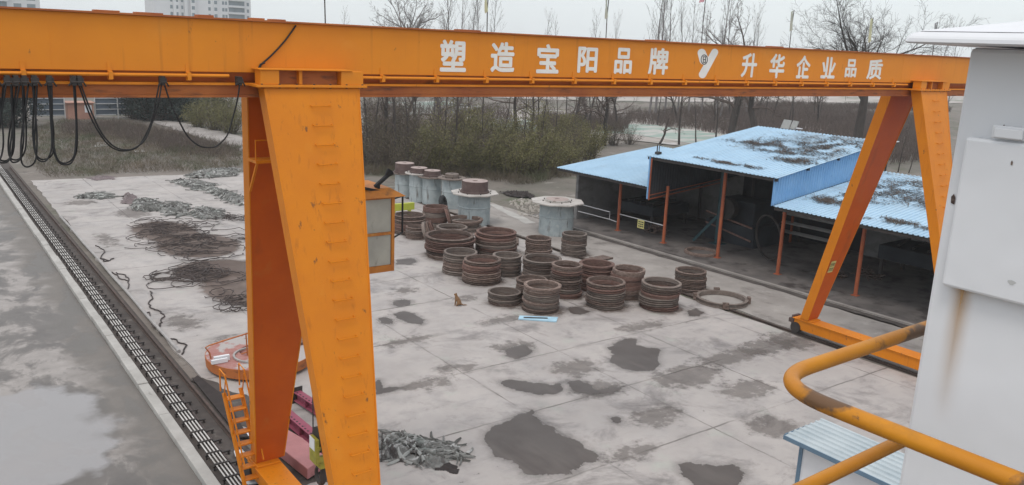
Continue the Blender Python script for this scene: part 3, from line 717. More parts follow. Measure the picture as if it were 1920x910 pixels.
# access ladder with side rails leaning on the left rear leg
l0, l1 = Vector((5.55, 16.75, .25)), Vector((5.38, 17.45, 2.25))
ld = MB(); sdv = Vector((.2, .05, 0))
for s in (-1, 1):
    ld.bar(l0 + sdv * s, l1 + sdv * s, .05, .10)
    ld.tube([l0 + sdv * s * 1.15 + Vector((0, -.12, .55)), l1 + sdv * s * 1.15 + Vector((0, -.2, .50)), l1 + sdv * s * 1.15 + Vector((0, .15, .52)), l1 + sdv * s * 1.15 + Vector((0, .15, 0))], .018, 6)
    for q in (.15, .55, .95):
        pz = l0.lerp(l1, q) + sdv * s * 1.1; ld.tube([pz, pz + Vector((0, -.15, .5))], .013, 6)
lad = ld.build('access_ladder', 'orange', crane)
for k in range(8):
    c_ = l0.lerp(l1, (k + .6) / 8.2)
    MB().box(c_.x - .19, c_.x + .19, c_.y - .10, c_.y + .10, c_.z - .02, c_.z + .008).build('tread', 'orange', lad)
# driver's cab on the inner side of the left rear leg
CX0, CX1, CY0, CY1, CZ0, CZ1 = 6.62, 8.02, 14.9, 16.1, 5.30, 6.88
cb = MB(); q = .07
for x in (CX0, 7.02, CX1 - q):
    cb.box(x, x + q, CY0, CY0 + q, CZ0, CZ1); cb.box(x, x + q, CY1 - q, CY1, CZ0, CZ1)
for y in (CY0, CY1 - q):
    for z in (CZ0, 6.08, CZ1 - .05): cb.box(CX0 + .001, CX1 - .001, y + .004, y + q - .004, z, z + (.14 if z == CZ0 else .06))
for x in (CX0, CX1 - q):
    for z in (CZ0, 6.08, CZ1 - .05): cb.box(x + .004, x + q - .004, CY0 + q, CY1 - q, z + .002, z + .058)
cb.box(CX0 + .01, CX1 - .01, CY0 + .01, CY1 - .01, CZ0 + .005, CZ0 + .05)
mats['cab_orange'] = worn('dirty_cab_orange', (0.50, 0.19, 0.03), (0.38, 0.125, 0.025), .6, 0, [((0.13, 0.065, 0.03), 4, .55, .72, (1, 1, .6)), ((.5, .28, .08), 3, .6, .8, (1, 1, 1))], 2.2)
cab = cb.build('driver_cab', 'cab_orange', crane, bevel=.006)
gl = MB()
gl.box(7.095, CX1 - q - .004, CY0 + .03, CY0 + .04, CZ0 + .142, 6.078); gl.box(7.095, CX1 - q - .004, CY0 + .03, CY0 + .04, 6.142, CZ1 - .052)
gl.build('front_pane', 'window_dirty', cab)
gl = MB(); gl.box(CX0 + .075, 7.015, CY0 + .03, CY0 + .04, CZ0 + .142, CZ1 - .052); gl.build('narrow_pane', 'brown_cap', cab)
gl = MB(); gl.box(CX1 - .045, CX1 - .035, CY0 + .08, CY1 - .08, CZ0 + .065, 6.07); gl.box(CX1 - .045, CX1 - .035, CY0 + .08, CY1 - .08, 6.145, CZ1 - .055); gl.build('side_pane', 'window_dirty', cab)
gl = MB(); gl.box(CX0 + .08, CX1 - .08, CY1 - .045, CY1 - .035, CZ0 + .145, CZ1 - .055); gl.build('rear_pane', 'window_dirty', cab)
rf = MB(); rf.hexa([(CX0 - .1, CY0 - .12, CZ1), (CX1 + .2, CY0 - .12, CZ1), (CX1 + .2, CY1 + .1, CZ1), (CX0 - .1, CY1 + .1, CZ1)],
                   [(CX0 + .05, CY0 + .1, CZ1 + .16), (CX1 - .06, CY0 + .1, CZ1 + .16), (CX1 - .06, CY1 - .1, CZ1 + .16), (CX0 + .05, CY1 - .1, CZ1 + .16)])
rf.build('cab_roof', 'cab_orange', cab, bevel=.01)
wf = MB(); wf.tube([(CX1 + .01, CY0 + .1, 6.80), (CX1 + .34, CY0 + .3, 6.80), (CX1 + .34, CY0 + .3, 6.02), (CX1 + .01, CY0 + .1, 5.98)], .022, 6)
wf.build('swung_window_frame', 'black', cab)
lp = MB(); lp.bar((7.62, 15.0, 7.08), (7.92, 15.05, 7.28), .07, .06); lp.tube([(7.90, 15.05, 7.27), (8.0, 15.06, 7.36)], [.04, .09], 10); lp.tube([(7.7, 15.0, 7.04), (7.7, 15.0, 7.14)], .03, 8); lp.bar((7.1, 14.98, 7.14), (7.72, 14.98, 6.98), .05, .05)
lp.build('roof_horn', 'black', cab)
cs = MB(); cs.box(6.1, CX0 - .005, 15.0, 15.1, CZ0 + .1, CZ0 + .22); cs.box(6.1, CX0 - .005, 15.7, 15.8, CZ0 + .1, CZ0 + .22); cs.box(6.2, CX0 - .005, 15.05, 15.15, CZ1 - .2, CZ1 - .1)
cs.build('cab_support', 'beam_rust', crane)
# hoist trolley parked over the left leg, and the festoon cables on their little trolleys
ho = MB(); ho.box(5.3, 6.45, 14.15, 14.55, 8.52, 8.80); ho.box(5.5, 5.6, YG - .34, YG - .28, 8.7, 9.0); ho.box(6.3, 6.4, YG - .34, YG - .28, 8.7, 9.0); ho.box(5.5, 5.6, YG + .28, YG + .34, 8.7, 9.0); ho.box(6.3, 6.4, YG + .28, YG + .34, 8.7, 9.0)
ho.build('hoist_trolley', 'hook_yellow', crane, bevel=.01)
YC = YF - .20
def cable_u(xa, xb, yb_px, ytop=158, dy=0.0, narrow=1.0, xm=None):
    A, B = onY(xa, ytop, YC), onY(xb, ytop, YC)
    xm = (xa + xb) / 2 if xm is None else xm
    L = onY(xm, yb_px, YC)
    D = A.z - L.z; pts = []
    for i in range(29):
        t = -1 + 2 * i / 28
        ax = A.x + (B.x - A.x) * (t + 1) / 2
        zz = A.z - D * (1 - abs(t) ** 2.4)
        sx = (L.x - (A.x + B.x) / 2) * (1 - t * t)
        bul = narrow * math.sin(math.pi * (1 - abs(t))) * (1 if t > 0 else -1) * .10
        pts.append((ax + sx + bul, YC + dy + .02 * math.sin(i * 1.1 + xa), zz))
    return MB().tube(pts, .0125, 6)
loops = [(308, 449, 277, 0, .15, 392), (152, 303, 281, 0, .1, 238), (148, 300, 284, .05, .1, 236), (97, 138, 306, 0, .7, 122), (94, 141, 310, .05, .7, 124), (70, 92, 303, 0, .7, 80), (66, 90, 300, .05, .9, 84),
         (53, 61, 313, 0, .9, 52), (36, 42, 305, .0, .7, 27), (33, 45, 301, .06, .9, 30), (11, 20, 306, 0, .8, 6), (8, 23, 303, .06, .8, 9), (-14, -4, 304, 0, .9, -12), (-34, -26, 306, 0, .9, -33)]
for xa, xb, yb_, dy, nar, xm in loops:
    cable_u(xa, xb, yb_, 158, dy, nar, xm).build('festoon_cable', 'black', crane, smooth=True)
for px in (450, 306, 150, 139, 94, 66, 47, 31, 15, -8, -30):
    a = onY(px, 158, YC); b = MB()
    b.box(a.x - .03, a.x + .03, YC - .03, YC + .16, a.z - .02, a.z + .12); b.box(a.x - .05, a.x + .05, YC - .025, YC + .025, a.z + .03, a.z + .09)
    b.tube([(a.x - .07, YC, a.z - .02), (a.x - .03, YC - .03, a.z + .03), (a.x + .04, YC - .03, a.z + .03), (a.x + .08, YC, a.z - .03)], .014, 6)
    b.build('cable_trolley', 'dark_steel', crane)

# hook block hanging from the hoist
hk = thing('hook_block', (6.15, YG, 1.2), 'yellow crane hook block hanging on wire ropes between the left crane legs', 'hook block')
m = MB(); m.box(5.95, 6.03, YG - .16, YG + .16, 1.75, 2.28); m.box(6.30, 6.38, YG - .16, YG + .16, 1.75, 2.28); m.box(5.96, 6.37, YG - .17, YG - .162, 1.80, 1.92); m.box(5.96, 6.37, YG - .175, YG - .162, 2.06, 2.14)
m.box(6.06, 6.27, YG - .12, YG + .12, 1.62, 1.80)
m.build('side_plates', 'hook_yellow', hk, bevel=.012)
MB().box(5.935, 5.945, YG - .12, YG + .12, 2.05, 2.3).build('white_plate', 'white', hk)
m = MB()
for k in range(24):
    a0, a1 = 2 * math.pi * k / 24, 2 * math.pi * (k + 1) / 24
    for xa, xb in ((6.05, 6.15), (6.18, 6.28)):
        P_ = [(x, YG + .26 * math.cos(a), 2.22 + .26 * math.sin(a)) for a in (a0, a1) for x in (xa, xb)]
        m.quad(P_[0], P_[1], P_[3], P_[2])
        for x in (xa, xb): m.add([(x, YG, 2.22), (x, YG + .26 * math.cos(a0), 2.22 + .26 * math.sin(a0)), (x, YG + .26 * math.cos(a1), 2.22 + .26 * math.sin(a1))], [(0, 1, 2)])
m.build('sheaves', 'dark_steel', hk)
hp = [Vector((6.165, YG, 1.64)), Vector((6.165, YG, 1.5))] + [Vector((6.165 , YG + .02 - .17 * math.cos(a) + .15, 1.34 - .17 * math.sin(a))) for a in [math.pi * k / 10 * 1.35 - .3 for k in range(11)]]
MB().tube(hp, [.05, .055] + [.065 - .0035 * k for k in range(11)], 10).build('hook', 'dark_steel', hk, smooth=True)
m = MB()
for x, y in ((6.07, -.25), (6.07, .25), (6.24, -.25), (6.24, .25)): m.tube([(x, YG + y, 2.22), (x, YG + y * .6, 8.55)], .013, 6)
m.build('wire_ropes', 'dark_steel', hk)

# flags on thin poles standing on the girder
flags = [(610, None, None, 'bare dark flag pole above the left crane leg, its flag out of sight'),
         (913, 'cloth_yellow', (.98, .47), 'limp yellow-green flag on a dark pole above the second painted character'),
         (1136, 'cloth_green', (.98, .42), 'limp pale green flag on a dark pole above the fourth and fifth painted characters'),
         (1315, 'cloth_pink', (1.55, .5), 'faded pink flag on a dark pole above the white emblem'),
         (1480, 'cloth_green', (1.02, .44), 'grey-green flag on a short pole beside the big spreading bare tree'),
         (1628, 'cloth_yellow', (1.02, .60), 'pale yellow-green flag in front of the big spreading bare tree'),
         (1748, 'cloth_grey', (1.08, .56), 'grey square flag near the cap of the white cabinet')]
for px, cm_, dims, lab in flags:
    bx = onY(px, 40 + .0514 * (px - 475), YG).x
    f = thing('flag', (bx, YG, ZT + .032), lab, 'flag', 'flags on the crane girder')
    top = ZT + (dims[0] if dims else 1.4)
    MB().tube([(bx, YG, ZT + .032), (bx - .01, YG, ZT + .5), (bx + .012, YG, top)], .011, 6).build('pole', 'dark_steel', f)
    if cm_:
        ww = {1318: .2}.get(px, .12 if px != 1748 else .17); hh = dims[1]
        if px == 1315: ww = .20
        c_ = MB(); n = 6
        for side in (0, .008):
            o_ = len(c_.v)
            for i in range(n + 1):
                for j in range(8):
                    u, v_ = i / n, j / 7
                    c_.v.append(Vector((bx - .012 - u * ww * (1 - .25 * math.sin(v_ * 3)) * (.35 + .65 * math.sin(math.pi * min(v_ * .8 + .2, 1)) if px not in (1748, 1315) else 1), YG + .05 * math.sin(u * 5 + v_ * 2) + side - .02 * u, top - .02 - v_ * hh - u * (.10 if px != 1315 else .05))))
            for i in range(n):
                for j in range(7):
                    a_ = o_ + i * 8 + j; c_.f.append((a_, a_ + 1, a_ + 9, a_ + 8))
        c_.build('banner', cm_, f, smooth=True)

# ================================================================== OPEN SHED (own frame: x into the shed, y along its front)
ST = math.atan(.045)
SM = Matrix.Translation(Vector((31.3, 27.0, 0))) @ Matrix.Rotation(ST, 4, 'Z')
def SL(x, y, z=0.0): return SM @ Vector((x, y, z))
shed = thing('open_shed', (31.3, 27.0, 0), 'open-fronted shed with three blue sheet roofs on red-orange posts', 'shed', rz=ST)
def sb(mb, name, mat, parent=shed, **k): return mb.build(name, mat, parent, world=False, **k)
o = MB().prism([SL(-.62, 12)[:2], SL(-.62, -26)[:2], SL(9.2, -26)[:2], SL(9.2, 12)[:2]], -.4, .05).build('shed_floor', 'shed_floor'); struct(o)
o = MB().prism([SL(-.84, 12)[:2], SL(-.84, -26)[:2], SL(-.66, -26)[:2], SL(-.66, 12)[:2]], -.4, .075).build('shed_kerb', 'apron'); struct(o)
sheet('drain_dirt', [SL(-1.28, 10), SL(-1.2, -26), SL(-.85, -26), SL(-.85, 10)], .006, 'trench', .10, .4, 21)
def roof_sheet(y0, y1, ze, zb, xb, x0=0.0, pitch=.21, amp=.035):
    """trapezoid-ribbed sheet rising from the eave (x0, ze) to the back (xb, zb)"""
    mb = MB(); n = int((y1 - y0) / pitch)
    prof = []
    for i in range(n):
        yy = y0 + (y1 - y0) * i / n; p = (y1 - y0) / n
        prof += [(yy, 0), (yy + p * .6, 0), (yy + p * .68, amp), (yy + p * .92, amp)]
    prof.append((y1, 0))
    nx = 8; k = len(prof)
    for s, dz in ((0, 0.0), (1, -.012)):
        for j in range(nx + 1):
            x = x0 + (xb - x0) * j / nx
            for yy, h in prof:
                sag = .02 * fr(x * .5, yy * .5, 4)
                mb.v.append(Vector((x, yy, ze + (zb - ze) * j / nx + h + dz + sag)))
        o_ = s * (nx + 1) * k
        for j in range(nx):
            for i in range(k - 1):
                a = o_ + j * k + i
                mb.f.append((a, a + k, a + k + 1, a + 1) if s == 0 else (a, a + 1, a + k + 1, a + k))
    return mb
roofs = [('L', 3.50, 10.6, 3.06, 3.95, 8.7), ('C', -4.15, 3.66, 4.64, 5.92, 9.35), ('R', -20.0, -4.11, 3.36, 4.42, 9.3)]
def roof_z(nm, x):
    for q in roofs:
        if q[0] == nm: return q[3] + (q[4] - q[3]) * x / q[5]
for nm, y0, y1, ze, zb, xb in roofs:
    ro_ = sb(roof_sheet(y0, y1, ze, zb, xb), 'roof', 'blue_roof')
    m = MB(); m.box(.05, .17, y0 + .03, y1 - .03, ze - .16, ze - .014)
    for xx in (2.5, 5.0, 7.5): m.box(xx, xx + .1, y0 + .03, y1 - .03, ze + (zb - ze) * xx / xb - .15, ze + (zb - ze) * xx / xb - .03)
    sb(m, 'purlins', 'dark_steel', ro_)
ro_ = None
def ribbed_wall(y, x0, x1, z0f, z1f, thick=.02, pitch=.2):
    mb = MB(); n = int((x1 - x0) / pitch); prof = []
    for i in range(n):
        xx = x0 + (x1 - x0) * i / n; p = (x1 - x0) / n
        prof += [(xx, 0), (xx + p * .55, 0), (xx + p * .68, -.03), (xx + p * .9, -.03)]
    prof.append((x1, 0)); k = len(prof)
    for s in (0, 1):
        o_ = len(mb.v)
        for xx, d in prof:
            mb.v.append(Vector((xx, y + d + s * thick, z0f(xx)))); mb.v.append(Vector((xx, y + d + s * thick, z1f(xx))))
        for i in range(k - 1):
            a = o_ + 2 * i; mb.f.append((a, a + 2, a + 3, a + 1) if s == 0 else (a, a + 1, a + 3, a + 2))
    return mb
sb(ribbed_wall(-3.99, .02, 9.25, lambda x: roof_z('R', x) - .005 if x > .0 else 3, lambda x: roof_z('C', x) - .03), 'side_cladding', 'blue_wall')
sb(ribbed_wall(3.42, .03, 9.25, lambda x: 2.42 + .10 * x, lambda x: roof_z('C', x) - .03), 'side_cladding', 'dark_sheet')
sb(MB().box(-.02, .03, 3.39, 3.47, 2.42, roof_z('C', 0) - .02), 'cladding_trim', 'blue_wall')
m = MB(); m.box(.0, .05, 3.30, 3.36, 2.38, 4.55); m.bar((.03, 3.33, 2.42), (6, 3.33, 2.9), .05, .05); m.bar((.03, 3.33, 2.62), (6, 3.33, 3.1), .04, .04); sb(m, 'wall_frame', 'orange_post')
# back walls: pale plaster above on the right bay, near-black in the middle bay
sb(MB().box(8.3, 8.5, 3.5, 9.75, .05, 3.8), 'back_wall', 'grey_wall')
sb(MB().box(9.0, 9.2, -3.98, 3.41, .05, 5.75), 'back_wall', 'dark_sheet')
sb(MB().box(8.3, 9.2, 3.475, 3.497, .05, 3.55), 'return_wall', 'dark_sheet')
sb(MB().box(8.6, 8.8, -20, -4.02, .05, 4.25), 'back_wall', 'grey_wall')
sb(MB().box(1.0, 8.29, 9.72, 9.92, .05, 2.98 + .1), 'end_wall', 'grey_wall')
sb(MB().hexa([(1.0, 9.73, 3.082), (8.29, 9.73, 3.082), (8.29, 9.91, 3.082), (1.0, 9.91, 3.082)], [(1.0, 9.73, 3.10), (8.29, 9.73, 3.82), (8.29, 9.91, 3.82), (1.0, 9.91, 3.10)]), 'end_wall', 'grey_wall')
for y, nm in ((6.3, 'L'), (2.93, 'L'), (-.62, 'C'), (-4.1, 'R'), (-8.0, 'R'), (-11.8, 'R'), (-15.6, 'R')):
    m = MB(); zt = roof_z(nm, 1.0) - .03 if y != 2.93 else 3.10
    m.tube([(1.0, y, .05), (1.0, y, zt)], .085, 14); m.box(.86, 1.14, y - .14, y + .14, .05, .075)
    sb(m, 'post', 'orange_post')
for y, nm in ((6.3, 'L'), (2.6, 'C'), (-.62, 'C'), (-3.6, 'C'), (-8.0, 'R')):
    m = MB(); zt = roof_z(nm, 8.0) - .05; m.tube([(8.0, y, .05), (8.0, y, zt)], .085, 10); m.bar((1.0, y, roof_z(nm, 1.0) - .24), (8.0, y, roof_z(nm, 8.0) - .24), .1, .14); sb(m, 'roof_truss', 'dark_steel')
# low rail between the left posts
m = MB(); m.tube([(1.0, 9.6, 1.0), (1.0, 7.0, .98), (1.0, 7.0, .55)], .028, 6); m.tube([(1.0, 9.6, .55), (1.0, 7.02, .56), (1.05, 6.4, .5)], .026, 6); m.tube([(1.0, 6.22, 1.0), (1.0, 3.0, .98)], .026, 6)
sb(m, 'low_rail', 'white_frame')

sg = thing('warning_sign', SL(.95, 4.55, .75), 'small pale yellow printed sign hung on the shed rail between two posts', 'sign', rz=ST)
m = MB(); m.box(-.03, -.012, -.24, .24, -.22, .24); m.build('plate', 'sign_yellow', sg, world=False)
m = MB()
for r_ in range(3):
    for c_ in range(3): m.box(-.034, -.0305, -.19 + c_ * .13, -.09 + c_ * .13, -.14 + r_ * .12, -.075 + r_ * .12)
pr = m.build('print', 'sign_black', sg, world=False)

# things standing in the shed
jc = thing('jib_crane', SL(3.6, 1.4, .05), 'dark teal jib crane post with a diagonal foot brace inside the shed', 'jib crane', rz=ST)
m = MB(); m.tube([(0, 0, 0), (0, 0, 4.3)], .17, 14); m.box(-.35, .35, -.35, .35, 0, .03); m.build('post', 'teal', jc, world=False)
MB().bar((-.1, .1, 1.5), (-.75, 1.05, .03), .14, .14).build('foot_brace', 'teal', jc, world=False)
MB().bar((0, 0, 4.2), (1.5, -2.2, 4.4), .16, .24).build('arm', 'teal', jc, world=False)
mf = thing('winding_machine', SL(5.5, 1.2, .05), 'large dark machine frame in the middle bay of the shed', 'machine', rz=ST)
m = MB(); m.box(-1.3, 1.3, -1.6, 1.6, 0, 1.1); m.box(-.9, .9, -1.2, 1.2, 1.1, 2.3); m.build('housing', 'dark_sheet', mf, world=False, bevel=.05)
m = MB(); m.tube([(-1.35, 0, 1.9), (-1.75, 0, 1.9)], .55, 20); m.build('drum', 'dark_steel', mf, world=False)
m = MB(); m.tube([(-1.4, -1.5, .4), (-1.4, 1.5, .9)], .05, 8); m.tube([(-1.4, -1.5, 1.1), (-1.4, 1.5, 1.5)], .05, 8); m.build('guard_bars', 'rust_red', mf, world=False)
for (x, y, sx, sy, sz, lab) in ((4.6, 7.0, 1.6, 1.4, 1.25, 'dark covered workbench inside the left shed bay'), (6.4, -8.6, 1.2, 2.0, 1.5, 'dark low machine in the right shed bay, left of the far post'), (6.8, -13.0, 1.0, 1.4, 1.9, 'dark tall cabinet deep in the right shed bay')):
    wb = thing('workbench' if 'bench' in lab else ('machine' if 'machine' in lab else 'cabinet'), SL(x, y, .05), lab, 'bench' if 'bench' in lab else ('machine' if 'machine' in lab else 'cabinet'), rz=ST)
    m = MB(); m.box(-sx, sx, -sy, sy, sz * .55, sz); m.build('body', 'dark_sheet', wb, world=False, bevel=.04)
    for ax in (-1, 1):
        for ay in (-1, 1): MB().box(ax * sx * .9 - .07, ax * sx * .9 + .07, ay * sy * .9 - .07, ay * sy * .9 + .07, 0, sz * .55).build('leg', 'dark_steel', wb, world=False)
    m = MB()
    for k in range(5): m.tube([(-sx * .8, -sy * .8 + k * sy * .35, sz + .07), (sx * .9, -sy * .7 + k * sy * .38, sz + .07)], .06, 6)
    m.build('pipes', 'dark_steel', wb, world=False)

# drums, racks and offcuts in the dark of the shed
def S_(nm, x, y, z, lab, cat, grp=None): return thing(nm, SL(x, y, z), lab, cat, grp, ST)
for k, (x, y) in enumerate(((6.9, 8.9), (6.2, 9.0), (6.6, 8.2))):
    b_ = S_('oil_barrel', x, y, .05, ['dark barrel in the left shed corner, farthest back', 'dark barrel in the left shed corner, nearest the end wall', 'dark barrel in the left shed corner, nearest the workbench'][k], 'barrel', 'barrels in the left shed corner')
    MB().lathe([(.28, 0), (.28, .29), (.295, .3), (.28, .31), (.28, .59), (.295, .6), (.28, .61), (.28, .88), (.26, .87), (.001, .86)], 20).build('body', 'teal' if k == 1 else 'dark_steel', b_, world=False, smooth=True)
rk = S_('pipe_rack', 7.6, -1.8, .05, 'rack of dark pipes along the back of the middle shed bay', 'rack')
for y in (-1.4, 1.4): MB().box(-.05, .05, y - .05, y + .05, 0, 1.9).build('upright', 'orange_post', rk, world=False)
m = MB()
for z in (.5, 1.0, 1.5):
    for k in range(4): m.tube([(-.25 + k * .14, -1.9, z + .06), (-.25 + k * .14, 1.9, z + .06)], .055, 6)
m.build('pipes', 'pipe_grey', rk, world=False)
for k, (x, y, r_) in enumerate(((3.2, -5.6, .7), (4.4, -6.6, .55), (2.6, 4.9, .6))):
    b_ = S_('scrap_pile', x, y, .05, ['low dark pile of scrap near the left post of the right shed bay', 'small dark pile of scrap behind the larger one in the right shed bay', 'dark pile of scrap just inside the left shed bay'][k], 'scrap pile', 'scrap piles in the shed')
    m = MB(); q_ = random.Random(k + 90)
    for _ in range(26):
        a = q_.uniform(0, 6.28); d = q_.uniform(0, r_); c = Vector((d * math.cos(a), d * math.sin(a), q_.uniform(.02, .35) * (1.2 - d / r_))); v_ = Vector((q_.gauss(0, 1), q_.gauss(0, 1), q_.gauss(0, .3))).normalized() * q_.uniform(.15, .4)
        m.bar(c - v_, c + v_ + Vector((0, 0, .05)), q_.uniform(.03, .15), q_.uniform(.02, .06))
    m.build('offcuts', 'rust', b_, world=False)

# leaf litter and twigs lying on the roofs
def litter(nm, n, pts, seed):
    r_ = random.Random(seed); mb = MB()
    for _ in range(n):
        cx_, cy_, sx, sy = r_.choice(pts)
        x, y = cx_ + r_.gauss(0, sx), cy_ + r_.gauss(0, sy)
        if fr(x * 1.1, y * 1.1, seed) < r_.uniform(-.35, .12): continue
        lo, hi = {'C': (-4.1, 3.5), 'R': (-19, -4.2), 'L': (3.6, 10)}[nm]
        if not (.15 < x < 9.1 and lo < y < hi): continue
        a = r_.gauss(1.35, .5); l = r_.uniform(.015, .11) * (3 if r_.random() < .04 else 1); wd = r_.uniform(.006, .022)
        z = roof_z(nm, x) + .045 + r_.uniform(0, .012)
        d = Vector((math.cos(a), math.sin(a), 0)); d.z = d.x * .14; q = Vector((-d.y, d.x, 0)) * wd; c = Vector((x, y, z))
        mb.quad(c - d * l - q, c + d * l - q, c + d * l + q + Vector((0, 0, .01)), c - d * l + q)
    return mb.build('leaf_litter', 'litter', shed, world=False)
tag(litter('C', 8500, [(7.6, -1.5, .8, 1.5), (6.5, -2.6, .9, .8), (5.2, -1.2, .35, 1.5), (5.4, .7, .25, .9), (4.4, -1.5, .25, 1.3), (3.2, -2.9, .4, .6), (7.3, -3.0, .9, .7), (6.2, -.6, .5, 1.2), (1.0, -.8, .12, .9)], 5), kind='stuff')
tag(litter('R', 11000, [(8.0, -7.5, .7, 2.2), (7.2, -9.0, .6, 1.8), (6.3, -6.6, .5, 1.2), (5.0, -7.0, .4, .9), (3.6, -6.2, .35, .6), (4.6, -9.5, .4, 1.0), (2.4, -5.4, .3, .5), (6.2, -10.8, .7, .9), (1.2, -9.2, .2, 1.0), (7.6, -11.5, .8, 2.5)], 8), kind='stuff')
rv = MB(); rv.box(-.15, .15, -.1, .1, 0, .12); rv.tube([(-.1, 0, .1), (-.1, 0, .5)], .03, 8); rv.tube([(.05, .0, .1), (.12, .05, .42), (.3, .0, .5)], .025, 6)
tag(rebase(rv.build('roof_clamp', 'dark_steel'), (0, 0, 0)), 'small dark clamp and pipe stub on the front corner of the middle blue roof', 'roof fitting').matrix_world = SM @ Matrix.Translation(Vector((.55, 3.4, roof_z('C', .55) + .03)))

sp = thing('solar_lamp', (45.0, 31.9, 0), 'two pale tilted panels on a pole behind the middle blue roof', 'solar lamp')
for pc_ in ([(1463, 240), (1479, 242), (1484, 226), (1470, 224)], [(1481, 241), (1491, 243), (1498, 228), (1487, 226)]):
    c4 = [onX(px, py, 44.9) for px, py in pc_]; m = MB()
    m.hexa([p + Vector((.05, 0, -.02)) for p in c4], c4); m.build('panel', 'solar', sp)
m = MB(); m.tube([(45.3, 31.9, 0), (45.3, 31.9, 5.9)], .05, 8); m.build('pole', 'dark_steel', sp)
MB().hexa([(44.9, 31.3, 5.62), (45.1, 31.3, 5.62), (45.1, 31.75, 5.6), (44.9, 31.75, 5.6)], [(44.9, 31.3, 5.66), (45.1, 31.3, 5.66), (45.1, 31.75, 5.68), (44.9, 31.75, 5.68)]).build('lamp_head', 'white', sp)

ls_ = thing('street_lamp', SL(10.2, -4.6, 0), 'pale flat lamp head on a pole behind the right end of the middle blue roof', 'street lamp')
lz = onX(1668, 265, SL(10.2, -4.6).x); m = MB(); m.tube([(lz.x, lz.y, 0), (lz.x, lz.y, lz.z - .03)], .05, 8); m.build('pole', 'dark_steel', ls_)
MB().hexa([(lz.x - .15, lz.y - .45, lz.z), (lz.x + .15, lz.y - .45, lz.z), (lz.x + .12, lz.y + .35, lz.z - .08), (lz.x - .12, lz.y + .35, lz.z - .08)], [(lz.x - .15, lz.y - .45, lz.z + .05), (lz.x + .15, lz.y - .45, lz.z + .05), (lz.x + .12, lz.y + .35, lz.z), (lz.x - .12, lz.y + .35, lz.z)]).build('lamp_head', 'white', ls_)
# ================================================================== DRUM MOULDS
def drum(loc, r, h, fr_, fcol, n8, capr, caph, capcol, topcol, lab, rot=0.0):
    t_ = thing('drum_mould', loc, lab, 'steel drum', 'upright steel drum moulds', rot)
    m = MB(); m.lathe([(r * 1.0, 0), (r * 1.0, h * .55), (r * 1.03, h * .56), (r * 1.03, h * .585), (r, h * .595), (r, h)], 44); m.build('body', 'galv', t_, world=False, smooth=True)
    if n8: pl_ = [(fr_ * math.cos(2 * math.pi * (k + .5) / n8), fr_ * math.sin(2 * math.pi * (k + .5) / n8)) for k in range(n8)]
    m = MB(); m.prism(pl_, h, h + .07); m.build('flange', fcol, t_, world=False, bevel=.01)
    m = MB(); m.lathe([(capr * 1.12, h + .072), (capr * 1.12, h + .16), (capr * 1.02, h + .17), (capr * 1.02, h + .072)], 40, closed=True); fr2 = m.build('clamp_ring', 'galv_dirty' if capcol == 'cap_top' else capcol, t_, world=False)
    m = MB(); m.lathe([(capr, h + .075), (capr, h + .16 + caph), (capr * .97, h + .165 + caph)], 40, cap=False); m.build('cap', capcol, t_, world=False, smooth=True)
    z = h + .165 + caph
    m = MB(); m.lathe([(capr * .97, z), (capr * .22, z + .004), (capr * .22, z - .12), (.001, z - .12)], 40); tp = m.build('cap_top', topcol, t_, world=False)
    for k in range(8):
        a = k * math.pi / 4 + .2; m = MB(); m.tube([(capr * 1.3 * math.cos(a), capr * 1.3 * math.sin(a), h + .07), (capr * 1.3 * math.cos(a), capr * 1.3 * math.sin(a), h + .13)], .035, 6); m.build('bolt', 'dark_steel', t_, world=False)
    return t_
drum((28.53, 34.56, 0), .94, 1.72, 1.50, 'galv_dirty', 8, .62, .02, 'cap_top', 'cap_top', 'galvanised drum with a wide pale eight-sided flange, nearest the shed', .2)
drum((25.79, 38.56, 0), .90, 1.72, 1.38, 'galv_dirty', 8, .74, .56, 'brown_cap', 'cap_top', 'galvanised drum topped by a tall brown cap, behind the ring stacks', .35)
drum((27.05, 43.0, 0), .60, 1.80, .88, 'rust_grey', 12, .42, .14, 'rust_grey', 'rust_grey', 'rust-stained drum with a brown-grey flange, left of the brown-capped drum', .1)
drum((26.66, 44.7, 0), .60, 1.66, .92, 'rust_grey', 12, .52, .26, 'brown_cap', 'cap_top', 'pale drum with a brown-grey flange and a low brown cap, middle of the back row', .6)
drum((26.28, 45.7, 0), .60, 1.75, .90, 'galv_dirty', 10, .54, .22, 'brown_cap', 'cap_top', 'pale drum with a grey flange and a stepped cap, second from the cab', .9)
drum((26.25, 47.5, 0), .62, 1.50, .86, 'rust_grey', 10, .62, .52, 'brown_cap', 'cap_top', 'drum with a tall dark cap partly hidden behind the crane cab', .4)

